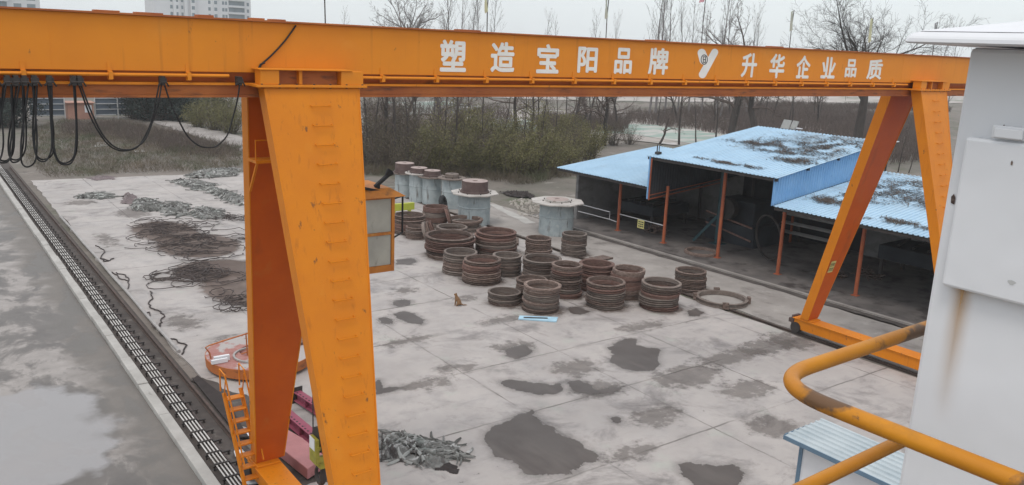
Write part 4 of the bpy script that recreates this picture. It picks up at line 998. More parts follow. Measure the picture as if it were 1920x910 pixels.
# ================================================================== STACKED STEEL RINGS: every ring is a thing of its own
def ring_mesh(ri, seed, mat, kind=0):
    global rnd
    rs_ = random.Random(seed); mb = MB()
    prof = [[(ri, 0.05), (.97, 0.02), (1.0, .08), (1.0, .36), (.905, .42), (.905, .68), (1.0, .74), (1.0, .93), (.97, .98), (ri, .97)],
            [(ri, 0), (.97, 0), (.97, .55), (1.03, .60), (1.03, .98), (ri, 1.0)],
            [(ri, 0), (1.0, .02), (1.01, .5), (.99, 1.0), (ri, 1.0)]][kind]
    n = 44
    for j in range(n):
        a = 2 * math.pi * j / n
        for r_, z in prof:
            q = 1 + .012 * fr(math.cos(a) * 2, math.sin(a) * 2, seed + z)
            mb.v.append(Vector((r_ * q * math.cos(a), r_ * q * math.sin(a), z + .05 * fr(math.cos(a) * 1.5, math.sin(a) * 1.5, seed * 2 + 5))))
    k = len(prof)
    for j in range(n):
        for i in range(k):
            mb.f.append((j * k + i, ((j + 1) % n) * k + i, ((j + 1) % n) * k + (i + 1) % k, j * k + (i + 1) % k))
    ob = mb.build('steel_ring', mat, smooth=True)
    me = ob.data; bpy.data.objects.remove(ob); return me
RMESH = {(mt, kd): ring_mesh(.85 if kd else .865, i * 3 + j, mt, kd) for i, mt in enumerate(('rust', 'rust_red', 'rust_grey', 'dark_steel')) for j, kd in enumerate((0, 1, 2))}
ORD = ['topmost', 'second', 'third', 'fourth', 'fifth', 'sixth', 'seventh', 'eighth']
CNT = {3: 'three', 4: 'four', 5: 'five', 6: 'six', 7: 'seven', 8: 'eight'}
stacks = {  # x, y, radius, height, rings, stack phrase, palette
 'S1': (18.73, 25.66, .67, .45, 4, 'the lowest front stack, nearest the cat', ('rust_grey', 'rust')),
 'S2': (19.95, 25.50, .62, .83, 6, 'the stack half hidden left behind the blue-board stack', ('rust', 'rust_grey')),
 'S3': (19.47, 24.25, .70, 1.00, 7, 'the front stack right behind the blue board', ('rust', 'rust_grey', 'rust')),
 'S4': (21.55, 25.25, .63, 1.33, 7, 'the tall stack right of the blue-board stack', ('rust_grey', 'rust', 'rust_red')),
 'S5': (22.05, 23.41, .76, 1.01, 6, 'the wide front stack, second from the right', ('rust', 'rust_red', 'rust_grey')),
 'S6': (23.77, 23.95, .68, 1.17, 6, 'the smooth dark stack behind the last front stack', ('rust_red', 'rust')),
 'S7': (23.88, 22.20, .78, 1.05, 6, 'the rightmost front stack on the slab', ('rust', 'rust_grey', 'rust_red')),
 'S8': (26.95, 23.35, .68, .86, 6, 'the lone stack standing on the crane rail', ('rust', 'rust_grey')),
 'S10': (23.30, 25.35, .72, 1.12, 6, 'the reddish stack behind the wide front stack', ('rust_red', 'rust_red')),
 'S12': (26.36, 30.47, .62, 1.06, 7, 'the right small stack before the wide-flanged drum', ('rust', 'rust_grey')),
 'S13': (24.67, 31.11, .64, .87, 5, 'the left small stack before the wide-flanged drum', ('rust_grey', 'rust')),
 'S14': (22.04, 27.51, .84, 1.01, 7, 'the wide stack in the middle of the group', ('rust', 'rust_grey')),
 'S15': (19.62, 28.65, .82, .98, 6, 'the brown stack straight behind the cat', ('rust', 'rust_red', 'rust')),
 'S16': (21.30, 29.05, .62, .87, 6, 'the narrow stack right of the cat\'s stack', ('rust', 'rust_grey')),
 'S17': (19.60, 30.25, .74, .95, 5, 'the stack in front of the widest stack', ('rust_grey', 'rust')),
 'S18': (20.78, 33.01, 1.19, 1.00, 6, 'the widest stack, nearest the crane cab', ('rust', 'rust_red', 'rust')),
 'S19': (23.08, 32.52, 1.00, 1.06, 6, 'the wide stack right of the widest one', ('rust', 'rust_grey', 'rust_red')),
 'S20': (24.47, 37.46, .91, .60, 3, 'the flared stack in front of the brown-capped drum', ('rust', 'rust_grey')),
 'S20b': (22.45, 35.55, .80, .75, 4, 'the stack just behind the widest stack', ('rust_grey', 'rust')),
 'S21': (21.45, 38.24, .85, .95, 5, 'the stack beside the cab under the lime beam', ('rust_red', 'rust')),
 'S22': (21.10, 36.88, .53, .61, 4, 'the small stack right of the cab', ('rust_grey', 'rust')),
 'S24': (23.46, 38.95, .68, 1.10, 4, 'the dark stack left of the brown-capped drum', ('rust_grey', 'rust_red')),
}
for si, (k_, (x, y, r, h, n, ph, pal)) in enumerate(stacks.items()):
    stain('shade_and_stain', disc_poly(x + .05, y - .1, r * 1.12, r * 1.12), .0035 + .00012 * si, 'shade_and_stain', .16, .5)  # contact shade under each ring stack, painted in as rust-brown staining
    for i in range(n):
        rr = random.Random(si * 31 + i)
        kd = {'S6': 2, 'S20': 1, 'S24': 2}.get(k_, rr.choice((0, 0, 0, 1)))
        if k_ == 'S1': kd = 0
        ob = bpy.data.objects.new('steel_ring', RMESH[rr.choice(pal), kd]); COL.objects.link(ob)
        hh = h / n; q = 1 + rr.uniform(-.03, .03)
        if k_ == 'S20': q = (1.06, .86, .95)[n - 1 - i]
        if k_ == 'S17': q *= (1.08 if i == 0 else 1.0)
        off = .045 * r
        ob.location = (x + rr.uniform(-off, off), y + rr.uniform(-off, off), .005 + hh * i)
        ob.rotation_euler = (rr.uniform(-.012, .012), rr.uniform(-.012, .012), rr.uniform(0, 6.28)); ob.scale = (r * q, r * q, hh * .95)
        o_ = ORD[n - 1 - i] if i else 'bottom'
        tag(ob, (('rusty %s ring of ' % o_ if o_ in ('topmost', 'bottom') else 'rusty ring, %s from top, in ' % o_) + ph), 'steel ring', 'rusty steel rings stacked on the slab')
# leaning rings and the ring lying flat over the rail
def lone_ring(loc, r, h, rot, mt, lab, kd=0, ri=None):
    me = RMESH[mt, kd] if ri is None else ring_mesh(ri, int(r * 77), mt, kd)
    ob = bpy.data.objects.new('steel_ring', me); COL.objects.link(ob)
    ob.location = loc; ob.rotation_euler = rot; ob.scale = (r, r, h)
    return tag(ob, lab, 'steel ring', 'single steel rings lying or leaning about')
lone_ring((20.55, 35.0, .62), .62, .14, (R_(72), 0, R_(52)), 'rust_grey', 'pale-rimmed ring leaning against the left side of the widest stack', 2)
lone_ring((20.85, 35.25, .60), .60, .16, (R_(70), 0, R_(56)), 'rust', 'brown ring leaning behind the pale-rimmed leaning ring', 0)
lone_ring((21.2, 35.5, .58), .58, .16, (R_(68), 0, R_(60)), 'rust_red', 'red-brown ring, last of the three leaning left of the widest stack', 0)
lone_ring((23.35, 37.5, .62), .62, .16, (R_(74), 0, R_(62)), 'rust_red', 'reddish ring leaning on the dark stack beside the capped drum', 0)
lone_ring((23.55, 37.68, .60), .60, .16, (R_(72), 0, R_(64)), 'rust', 'brown ring tucked behind the reddish ring leaning on the dark stack', 0)
SMV = SM.to_translation()
lone_ring(SL(1.0, 0.4, .055), .85, .14, (0, 0, 0), 'rust', 'brown ring lying flat on the shed floor behind a post', 2, .86)
lone_ring(SL(2.9, -2.1, 1.18), 1.15, .10, (R_(84), 0, R_(70)), 'dark_steel', 'big thin ring standing upright in the dark middle of the shed', 2, .93)
fl_ = thing('lug_ring', (26.78, 21.44, .01), 'big pale flat ring with lugs lying across the crane rail', 'steel ring')
me_ob = MB().lathe([(.93, .0), (1.08, .0), (1.08, .02), (1.02, .03), (1.02, .15), (1.07, .16), (1.07, .175), (.94, .175)], 56, closed=True).build('band', 'rust_grey', fl_, world=False, smooth=True)
for a in (-.75, 2.4, .9, -2.3):
    m = MB(); c_, s_ = math.cos(a), math.sin(a); m.hexa(*[[((1.03 + dx) * c_ - dy * s_, (1.03 + dx) * s_ + dy * c_, z) for dx, dy in ((0, -.12), (.13, -.12), (.13, .12), (0, .12))] for z in (.0, .26)])
    m.build('lug', 'rust', fl_, world=False)
# loose plates between the stacks
for i, (x, y, a, sx, sy, z, lab) in enumerate(((25.75, 28.0, .5, .95, .45, .02, 'rusty flat plate, lowest of the loose plates beside the reddish stack'), (25.85, 28.05, .9, .85, .40, .20, 'rusty flat plate, middle of the loose plates beside the reddish stack'), (25.7, 27.9, .2, .8, .34, .38, 'rusty flat plate, topmost of the loose plates beside the reddish stack'), (25.2, 33.8, .9, .8, .22, .02, 'pale brown plank lying between the drums and the ring stacks'))):
    m = MB(); m.hexa([(-sx, -sy, 0), (sx, -sy * .8, 0), (sx, sy, .0), (-sx, sy * .7, 0)], [(-sx, -sy, .07), (sx, -sy * .8, .09), (sx, sy, .07), (-sx, sy * .7, .10)])
    ob = m.build('rusty_plate', 'rust', bevel=.01); ob.location = (x, y, z); ob.rotation_euler = (.03, .05, a); tag(ob, lab, 'plate')
m = MB(); m.lathe([(.30, -.11), (.44, -.12), (.5, -.06), (.5, .06), (.44, .12), (.30, .11), (.27, 0)], 28, closed=True)
ty = m.build('tyre', 'black', smooth=True); ty.location = (25.9, 42.1, .5); ty.rotation_euler = (R_(78), 0, R_(40)); tag(ty, 'black tyre leaning against a drum in the back row', 'tyre')
lm = thing('lime_beam', (22.6, 41.0, 0), 'short lime yellow steel bracket beyond the cab, in front of the drums', 'bracket')
m = MB(); m.box(21.7, 23.3, 40.95, 41.15, .55, .95); m.build('beam', 'lime', lm, bevel=.01)
for x in (21.9, 22.9): MB().hexa([(x, 40.9, 0), (x + .25, 40.9, 0), (x + .25, 41.2, 0), (x, 41.2, 0)], [(x + .05, 40.98, .548), (x + .2, 40.98, .548), (x + .2, 41.12, .548), (x + .05, 41.12, .548)]).build('leg', 'lime', lm)

# ================================================================== LEFT TRACK: rail, conductor bars, pipes
def rail(x, y0, y1, z, name, lab):
    t_ = MB(); t_.box(x - .065, x + .065, y0, y1, z, z + .018); t_.box(x - .012, x + .012, y0, y1, z + .018, z + .10); t_.box(x - .036, x + .036, y0, y1, z + .10, z + .135)
    return tag(rebase(t_.build(name, 'brown_rail', bevel=.004), (x, y0, z)), lab, 'rail')
rail(6.02, -8, 68, -.03, 'crane_rail', 'brown steel crane rail beside the pale conductor bars, on the road side')
rail(26.17, -8, 58, -.10, 'crane_rail', 'brown steel crane rail in the dark groove near the shed')
o = MB().prism([(25.93, -12), (26.41, -12), (26.41, 57), (25.93, 57)], -.4, -.1).build('rail_groove', 'trench'); struct(o)
cbk = thing('conductor_bars', (5.4, 8, 0), 'four pale conductor bars on dark cross ties along the left crane rail', 'conductor bars')
for k in range(4):
    x = 5.20 + k * .085
    mb = MB()
    for j in range(16):
        y0 = 6 + j * 4.05; mb.tube([(x, y0, .10), (x, y0 + 4.03, .10)], .017, 6)
    mb.build('bar', 'busbar', cbk, smooth=True)
for i in range(88):
    y = 9 + i * .66 + rnd.uniform(-.04, .04)
    m = MB(); m.box(5.12, 5.72, y - .02, y + .02, .045, .078); m.box(5.66, 5.70, y - .03, y + .03, -.03, .044); m.box(5.14, 5.17, y - .02, y + .02, -.03, .044)
    m.box(5.165, 5.49, y - .028, y + .028, .119, .137); m.box(5.15, 5.164, y - .028, y + .028, .079, .137); m.box(5.491, 5.505, y - .028, y + .028, .079, .137)
    m.build('cross_tie', 'dark_steel', cbk)
dc = MB(); dc.tube([(5.56 + .02 * math.sin(y * .9), y, .02 + .015 * math.sin(y * 2.1)) for y in [8 + i * .5 for i in range(108)]], .03, 6)
tag(rebase(dc.build('ground_cable', 'cable', smooth=True), (5.56, 8, 0)), 'dark cable running in the dirt between the conductor bars and the rail', 'cable')
lp_ = MB(); lp_.tube([(6.44 + .012 * math.sin(y), y, .058) for y in [26.2 + i for i in range(24)]], .055, 8)
tag(rebase(lp_.build('steel_pipe', 'pipe_grey', smooth=True), (6.33, 26.2, 0)), 'long grey pipe lying along the slab edge beside the crane rail', 'pipe')
wig = [[(282, 548), (286, 558), (279, 572), (284, 580), (297, 584), (308, 592), (302, 604), (300, 612)], [(268, 590), (279, 588), (284, 604), (289, 616)], [(300, 612), (297, 622), (310, 634), (330, 640), (349, 650), (341, 666)],
       [(218, 513), (236, 518), (242, 526), (240, 543)], [(212, 512), (226, 524), (240, 528)], [(190, 486), (198, 492), (214, 486)], [(180, 462), (196, 470), (190, 486), (205, 490)]]
for i, q in enumerate(wig):
    pts = [G(*p) for p in q]; fine = []
    for a, b in zip(pts, pts[1:]):
        for k in range(4): fine.append(a.lerp(b, k / 4) + Vector((.04 * math.sin(k * 1.9 + i), .05 * math.cos(k * 2.3), .03)))
    fine.append(pts[-1] + Vector((0, 0, .03)))
    tag(rebase(MB().tube(fine, .024, 6).build('loose_cable', 'cable', smooth=True), pts[0]), ['dark cable squiggle running away from the end of the grey pipe', 'short dark cable offcut just left of the middle squiggle', 'longest dark cable squiggle ending beyond the grey pipe', 'dark cable bend on the slab side of the grey pipe', 'short dark cable crossing under the upper cable bend', 'small dark cable scrap by the far half of the grey pipe', 'dark cable curl nearest the far end of the grey pipe'][i], 'cable', 'loose cables by the grey pipe')

# tangles of old cable on the slab
def tangle(px, py, rx, ry, n, seed, lab, r=.016, big=False, cat='cable pile'):
    rr = random.Random(seed); c = G(px, py); mb = MB()
    for i in range(n):
        cx_, cy_ = c.x + rr.gauss(0, rx * .36), c.y + rr.gauss(0, ry * .36)
        ra = rr.uniform(.35, 1.0) * (rx if big else min(rx, ry)) * .6; rb = ra * rr.uniform(.35, 1.0); a0 = rr.uniform(0, 6.28); ar = rr.uniform(1.8, 6.6) if not big else rr.uniform(4, 7); th = rr.uniform(-.5, .5)
        pts = []
        for k in range(18):
            a = a0 + ar * k / 17; x, y = ra * math.cos(a) * (1 + .05 * math.sin(3 * a + i)), rb * math.sin(a)
            pts.append((cx_ + x * math.cos(th) - y * math.sin(th), cy_ + x * math.sin(th) + y * math.cos(th), .02 + rr.uniform(0, .05) + .12 * rr.random() * math.sin(math.pi * k / 17)))
        mb.tube(pts, r, 5, cap=False)
    return tag(rebase(mb.build('cable_tangle', 'cable', smooth=True), c), lab, cat, 'heaps of old cable on the slab')
tangle(310, 432, 1.9, 3.2, 30, 1, 'dense dark heap of cable, farthest of the three on the slab')
tangle(362, 452, 2.5, 4.6, 40, 2, 'wide loose heap of tangled cable, middle of the slab left of the crane leg')
tangle(370, 512, 2.0, 2.4, 34, 3, 'big open coil of cable beside the crane leg', .017, True)
tangle(445, 568, 1.1, 1.8, 14, 4, 'small loop of cable nearest the left crane leg', .016, True)
tangle(430, 408, 1.6, 1.6, 16, 6, 'thin scatter of cable loops against the far side of the left crane leg', .013)
for i, (px, py, rx, ry) in enumerate(((310, 434, 1.3, 2.2), (372, 460, 1.6, 2.2), (405, 505, 1.5, 1.4), (455, 540, 1.3, 2.2))):
    c = G(px, py); stain('oil_stain', disc_poly(c.x, c.y, rx * 1.15, ry * 1.15), .0045 + .0004 * i, 'shade_and_stain', .2, .6)

# crumpled tarpaulins
def tarp(pts, hgt, seed, lab, mat='tarp', res=.10, freq=2.0, zb=.0):
    hgt *= .42; res *= .62
    poly = [Vector(p[:2]) for p in pts]
    mnx, mxx = min(p.x for p in poly), max(p.x for p in poly); mny, mxy = min(p.y for p in poly), max(p.y for p in poly)
    def sd(p):
        ins = False; dm = 1e9; n = len(poly)
        for i in range(n):
            a, b = poly[i], poly[(i + 1) % n]
            if (a.y > p.y) != (b.y > p.y) and p.x < (b.x - a.x) * (p.y - a.y) / (b.y - a.y) + a.x: ins = not ins
            ab = b - a; t_ = max(0, min(1, (p - a).dot(ab) / max(ab.length_squared, 1e-9))); dm = min(dm, (p - a - ab * t_).length)
        return dm if ins else -dm
    nx, ny = max(4, int((mxx - mnx + .4) / res)), max(4, int((mxy - mny + .4) / res)); mb = MB(); ix = {}
    for i in range(nx + 1):
        for j in range(ny + 1):
            p = Vector((mnx - .2 + (mxx - mnx + .4) * i / nx, mny - .2 + (mxy - mny + .4) * j / ny))
            d = sd(p) + .32 * fr(p.x * 2.0, p.y * 2.0, seed)
            if d < -.03: continue
            wx, wy = p.x + .35 * fr(p.x * 1.3, p.y * 1.3, seed + 40), p.y + .35 * fr(p.x * 1.3, p.y * 1.3, seed + 50)
            rid = 1 - abs(fr(wx * freq, wy * freq * .7, seed + 3, 2)) * 2.6; rid2 = 1 - abs(fr(wx * freq * 1.7 + 7, wy * freq * 2.6, seed + 9, 2)) * 2.4
            z = hgt * min(1, max(d, 0) * 3.5) * (.10 + .55 * max(rid, 0) ** 2 + .45 * max(rid2, 0) ** 3 + .35 * max(0, fr(p.x * .9, p.y * .9, seed + 20)))
            ix[i, j] = len(mb.v); mb.v.append(Vector((p.x + .05 * fr(p.x * 5, p.y * 5, 1), p.y + .05 * fr(p.x * 5, p.y * 5, 2), zb + .008 + max(z, 0))))
    for i in range(nx):
        for j in range(ny):
            k_ = [(i, j), (i + 1, j), (i + 1, j + 1), (i, j + 1)]
            if all(q in ix for q in k_): mb.f.append(tuple(ix[q] for q in k_))
    # loose folded strips of the torn cloth lying over the heap
    rs_ = random.Random(seed * 7 + 1); nb = len(mb.f); area = sum(1 for _ in mb.f) * res * res; sm = []
    for _ in range(int(20 * area ** .8) if mat == 'tarp' else 0):
        for _k in range(30):
            c = Vector((rs_.uniform(mnx, mxx), rs_.uniform(mny, mxy)))
            if sd(c) > .02: break
        L, W_ = rs_.uniform(.4, 1.3), rs_.uniform(.035, .13); a = rs_.uniform(0, 6.28); d = Vector((math.cos(a), math.sin(a))); e = Vector((-d.y, d.x)); cv_ = rs_.uniform(-1.1, 1.1); ph = rs_.uniform(0, 6); fq = rs_.uniform(5, 11); o_ = len(mb.v); mi = rs_.choice((0, 0, 0, 1, 2, 2, 2))
        for ii in range(9):
            for jj in range(4):
                u, w2 = ii / 8 - .5, jj / 3 - .5
                p = c + d * (u * L) + e * (w2 * W_ * (1 - .5 * abs(u)) + cv_ * u * u * L)
                zz = hgt * .45 * max(0, min(1, sd(p) * 4)) + .015 + hgt * .4 * abs(math.sin(u * fq + ph + w2 * 1.5)) * (.3 + rs_.random() * .25) + .04 * (1 - (2 * w2) ** 2)
                mb.v.append(Vector((p.x, p.y, zb + max(zz, .012))))
        for ii in range(8):
            for jj in range(3): mb.f.append((o_ + ii * 4 + jj, o_ + ii * 4 + jj + 1, o_ + ii * 4 + jj + 5, o_ + ii * 4 + jj + 4)); sm.append(mi)
    ob = mb.build('tarpaulin', mat, smooth=True); rebase(ob, (poly[0].x, poly[0].y, 0))
    if mat == 'tarp':
        ob.data.materials.append(mats['tarp_pale']); ob.data.materials.append(mats['tarp_dark'])
        if len(ob.data.polygons) == nb + len(sm):
            for k_, mi in enumerate(sm): ob.data.polygons[nb + k_].material_index = mi
    return tag(ob, lab, 'tarpaulin', 'crumpled tarpaulins left on the slab')
tarp([G(*p) for p in [(137, 371), (165, 363), (190, 361), (215, 368), (216, 372), (180, 374), (150, 374)]], .28, 1, 'pale tarpaulin lying flat, nearest the crane rail')
tarp([G(*p) for p in [(226, 369), (240, 365), (257, 369), (258, 380), (245, 385), (228, 382)]], .55, 2, 'purple-brown sacking bundle, left end of the crumpled row', 'tarp_brown', .09)
tarp([G(*p) for p in [(250, 378), (275, 373), (300, 380), (310, 386), (300, 396), (270, 398), (248, 392)]], .55, 3, 'grey-green crumpled tarpaulin next to the brown sacking', 'tarp', .09)
tarp([G(*p) for p in [(305, 388), (330, 378), (355, 388), (352, 400), (335, 408), (310, 402), (300, 397)]], .50, 4, 'pale crumpled tarpaulin, middle of the row near the cable heaps', 'tarp', .09)
tarp([G(*p) for p in [(355, 400), (375, 390), (400, 392), (424, 404), (420, 411), (380, 412), (356, 406)]], .50, 5, 'dark grey crumpled tarpaulin, right end of the row', 'tarp', .09)
tarp([G(*p) for p in [(350, 332), (372, 322), (410, 318), (448, 318), (446, 330), (400, 334), (360, 336)]], .6, 6, 'long grey tarpaulin heap on the far edge of the slab', 'tarp', .14)
tarp([G(*p) for p in [(322, 340), (345, 338), (372, 340), (405, 348), (400, 357), (365, 358), (352, 352), (330, 345)]], .55, 7, 'grey tarpaulin strip below the heap on the far slab edge', 'tarp', .12)
tarp([G(*p) for p in [(395, 352), (420, 358), (450, 368), (468, 385), (450, 386), (425, 378), (400, 366), (385, 358)]], .55, 8, 'dark crumpled tarpaulin running towards the left crane leg', 'tarp', .12)
tarp([G(*p) for p in [(165, 333), (185, 330), (215, 332), (216, 336), (190, 339), (168, 338)]], .3, 9, 'small brown sacking at the far edge of the slab', 'tarp_brown', .12)
tarp([G(*p) for p in [(690, 852), (706, 828), (722, 812), (760, 812), (800, 822), (838, 832), (862, 846), (878, 858), (850, 866), (800, 878), (750, 866), (705, 868)]], .34, 10, 'heap of grey-green torn tarpaulin by the foot of the left crane leg', 'tarp', .045, 2.6)
tarp([G(*p) for p in [(805, 872), (835, 862), (858, 868), (855, 888), (825, 884)]], .10, 11, 'dark sacking at the right edge of the torn tarpaulin heap', 'soil_dark', .05, 2.5)
tarp([(32.6, 44.6), (33.8, 43.2), (34.6, 44.4), (34.2, 46.0), (33.0, 46.2)], .55, 12, 'dark heap under the bushes behind the wide-flanged drum', 'soil_dark', .12)
# two thin iron rods standing in the torn heap
m = MB(); a = G(716, 866); m.tube([a, a + Vector((0, 0, .75))], .012, 6); m.tube([a + Vector((-.2, .1, .1)), a + Vector((.1, -.05, .05))], .012, 6)
tag(rebase(m.build('iron_rod', 'dark_steel'), a), 'thin dark iron rod standing beside the torn tarpaulin heap', 'rod')

# blue board, cat
b0, b1, b2, b3 = G(974, 594), G(1046, 597), G(1043, 605), G(972, 600)
m = MB(); m.hexa([b3 + Vector((0, 0, .006)), b2 + Vector((0, 0, .006)), b1 + Vector((0, 0, .006)), b0 + Vector((0, 0, .006))], [b3 + Vector((0, 0, .05)), b2 + Vector((0, 0, .05)), b1 + Vector((0, 0, .05)), b0 + Vector((0, 0, .05))])
bb_ = m.build('blue_board', 'blue_board'); tag(rebase(bb_, b3), 'light blue board lying flat on the slab before the front ring stack', 'board')
cc = (b0 + b1 + b2 + b3) / 4; m = MB(); m.bar(cc + Vector((-.45, .30, .056)), cc + Vector((.3, -.2, .056)), .12, .01); 
md = bpy.data.meshes.new('slot'); m.build('dark_slot', 'dark_steel', bb_)

def skin_body(name, verts, edges, radii, mat, root=0):
    me = bpy.data.meshes.new(name); me.from_pydata([tuple(v) for v in verts], edges, []); ob = bpy.data.objects.new(name, me); COL.objects.link(ob)
    md = ob.modifiers.new('skin', 'SKIN'); md.use_smooth_shade = True
    for i, r in enumerate(radii):
        me.skin_vertices[0].data[i].radius = (r, r) if not isinstance(r, tuple) else r
    me.skin_vertices[0].data[root].use_root = True
    ob.modifiers.new('sub', 'SUBSURF').levels = 2; ob.modifiers['sub'].render_levels = 2
    bpy.context.view_layer.update(); dg = bpy.context.evaluated_depsgraph_get()
    m2 = bpy.data.meshes.new_from_object(ob.evaluated_get(dg)); bpy.data.objects.remove(ob); bpy.data.meshes.remove(me)
    m2.name = name; m2.materials.clear(); m2.materials.append(mats[mat])
    for p in m2.polygons: p.use_smooth = True
    return m2
# sitting cat, facing -x in its own frame
cv = [(.06, 0, .09), (.02, 0, .17), (-.03, 0, .25), (-.05, 0, .31), (-.065, 0, .37), (-.10, 0, .385), (-.135, 0, .37),     # 0-6 hips, back, shoulder, neck, head, muzzle
      (-.06, .045, .23), (-.075, .045, .12), (-.08, .045, .03), (-.105, .045, .015),                                    # 7-10 front leg
      (-.06, -.045, .23), (-.075, -.045, .12), (-.08, -.045, .03), (-.105, -.045, .015),                                # 11-14
      (.04, .085, .085), (-.02, .095, .06), (.0, .09, .02), (-.05, .09, .016), (.04, -.085, .085), (-.02, -.095, .06), (.0, -.09, .02), (-.05, -.09, .016),   # 15-22 hind legs
      (.13, 0, .05), (.19, .02, .025), (.26, .05, .02), (.31, .04, .02),                                                # 23-26 tail
      (-.055, .035, .405), (-.045, .042, .435), (-.055, -.035, .405), (-.045, -.042, .435)]                               # 27-30 ears
ce = [(0, 1), (1, 2), (2, 3), (3, 4), (4, 5), (5, 6), (2, 7), (7, 8), (8, 9), (9, 10), (2, 11), (11, 12), (12, 13), (13, 14), (0, 15), (15, 16), (16, 17), (17, 18), (0, 19), (19, 20), (20, 21), (21, 22), (0, 23), (23, 24), (24, 25), (25, 26), (4, 27), (27, 28), (4, 29), (29, 30)]
cr = [.095, .085, .07, .05, .055, .042, .024, .034, .024, .02, .018, .034, .024, .02, .018, .06, .038, .024, .018, .06, .038, .024, .018, .025, .02, .017, .012, .02, .006, .02, .006]
cat = bpy.data.objects.new('cat', skin_body('cat', cv, ce, cr, 'fur')); COL.objects.link(cat); cat.location = G(858, 573); cat.rotation_euler = (0, 0, R_(-38)); cat.scale = (1.15, 1.15, 1.15)
tag(cat, 'small brown tabby cat sitting upright alone on the bare slab', 'cat')
m = MB()
for y in (.022, -.022): m.lathe([(.0005, -.006), (.006, 0), (.0005, .006)], 8, (-.132 + .02, y, .395))
ey = m.build('eyes', 'black', None); ey.parent = cat

# ================================================================== ROUND PLATFORM, BEAMS, PLATE
pc = Vector((8.35, 24.15, 0))
dm = thing('round_platform', pc, 'round red and orange steel platform with orange handrails behind the left crane legs', 'platform')
m = MB(); m.lathe([(1.45, .02), (1.60, .10), (1.62, .36), (1.62, .40), (1.50, .40)], 48); m.build('bowl', 'beam_rust', dm, world=False, smooth=True)
m = MB(); m.lathe([(1.60, .402), (.62, .42), (.62, .30), (.001, .30)], 48); m.build('tread_deck', 'red_tread', dm, world=False)
m = MB(); m.lathe([(.62, .425), (.68, .425), (.68, .47), (.62, .47)], 40, closed=True, c=(-.25, -.35, 0)); m.build('opening_collar', 'pipe_grey', dm, world=False)
m = MB(); m.box(-1.5, -1.05, -.35, -.25, .42, .58); m.box(-1.62, -1.15, -.48, -.40, .42, .54); m.build('white_box', 'white', dm, world=False)
hr = MB(); il = WM[dm.name].inverted()
def hp_(px, py, Y=24.2): return il @ onY(px, py, Y)
hr.tube([hp_(402, 722), hp_(399, 690), hp_(393, 662), hp_(385, 652), hp_(392, 648), hp_(500, 614)], .022, 6)
hr.tube([hp_(394, 684), hp_(500, 648)], .018, 6); hr.tube([hp_(400, 700), hp_(500, 672)], .018, 6)
for q in (465, 500): hr.tube([hp_(q, 700 - (q - 400) * .3), hp_(q - 4, 648 - (q - 392) * .315)], .02, 6)
hr.build('handrail', 'beam_rust', dm, world=False, smooth=True); hr = MB()
hr.tube([(-.3, -1.3, .40), (-.3, -1.3, 1.45), (-.2, -1.32, 1.6), (.15, -1.35, 1.6), (.2, -1.35, 1.45), (.2, -1.35, .40)], .022, 6)
hr.build('hoop', 'beam_rust', dm, world=False, smooth=True)
ch = MB(); A_, B_ = Vector((1.0, .4, .75)), Vector((1.7, 1.5, 3.0))
for s in (-.28, .28):
    for zz in (0, .28): ch.bar(A_ + Vector((s, 0, zz)), B_ + Vector((s, 0, zz)), .07, .07)
for k in range(9):
    c_ = A_.lerp(B_, k / 8); ch.bar(c_ + Vector((-.28, 0, 0)), c_ + Vector((.28, 0, .0)), .05, .05); ch.bar(c_ + Vector((-.28, 0, 0)), c_ + Vector((-.28, .1, .3)), .04, .04); ch.bar(c_ + Vector((.28, 0, 0)), c_ + Vector((.28, .1, .3)), .04, .04)
ch.build('lattice_arm', 'orange', dm, world=False)
m = MB(); m.box(1.0, 1.9, -.2, .3, .0, .5); m.build('side_bracket', 'rust_red', dm, world=False, bevel=.02)

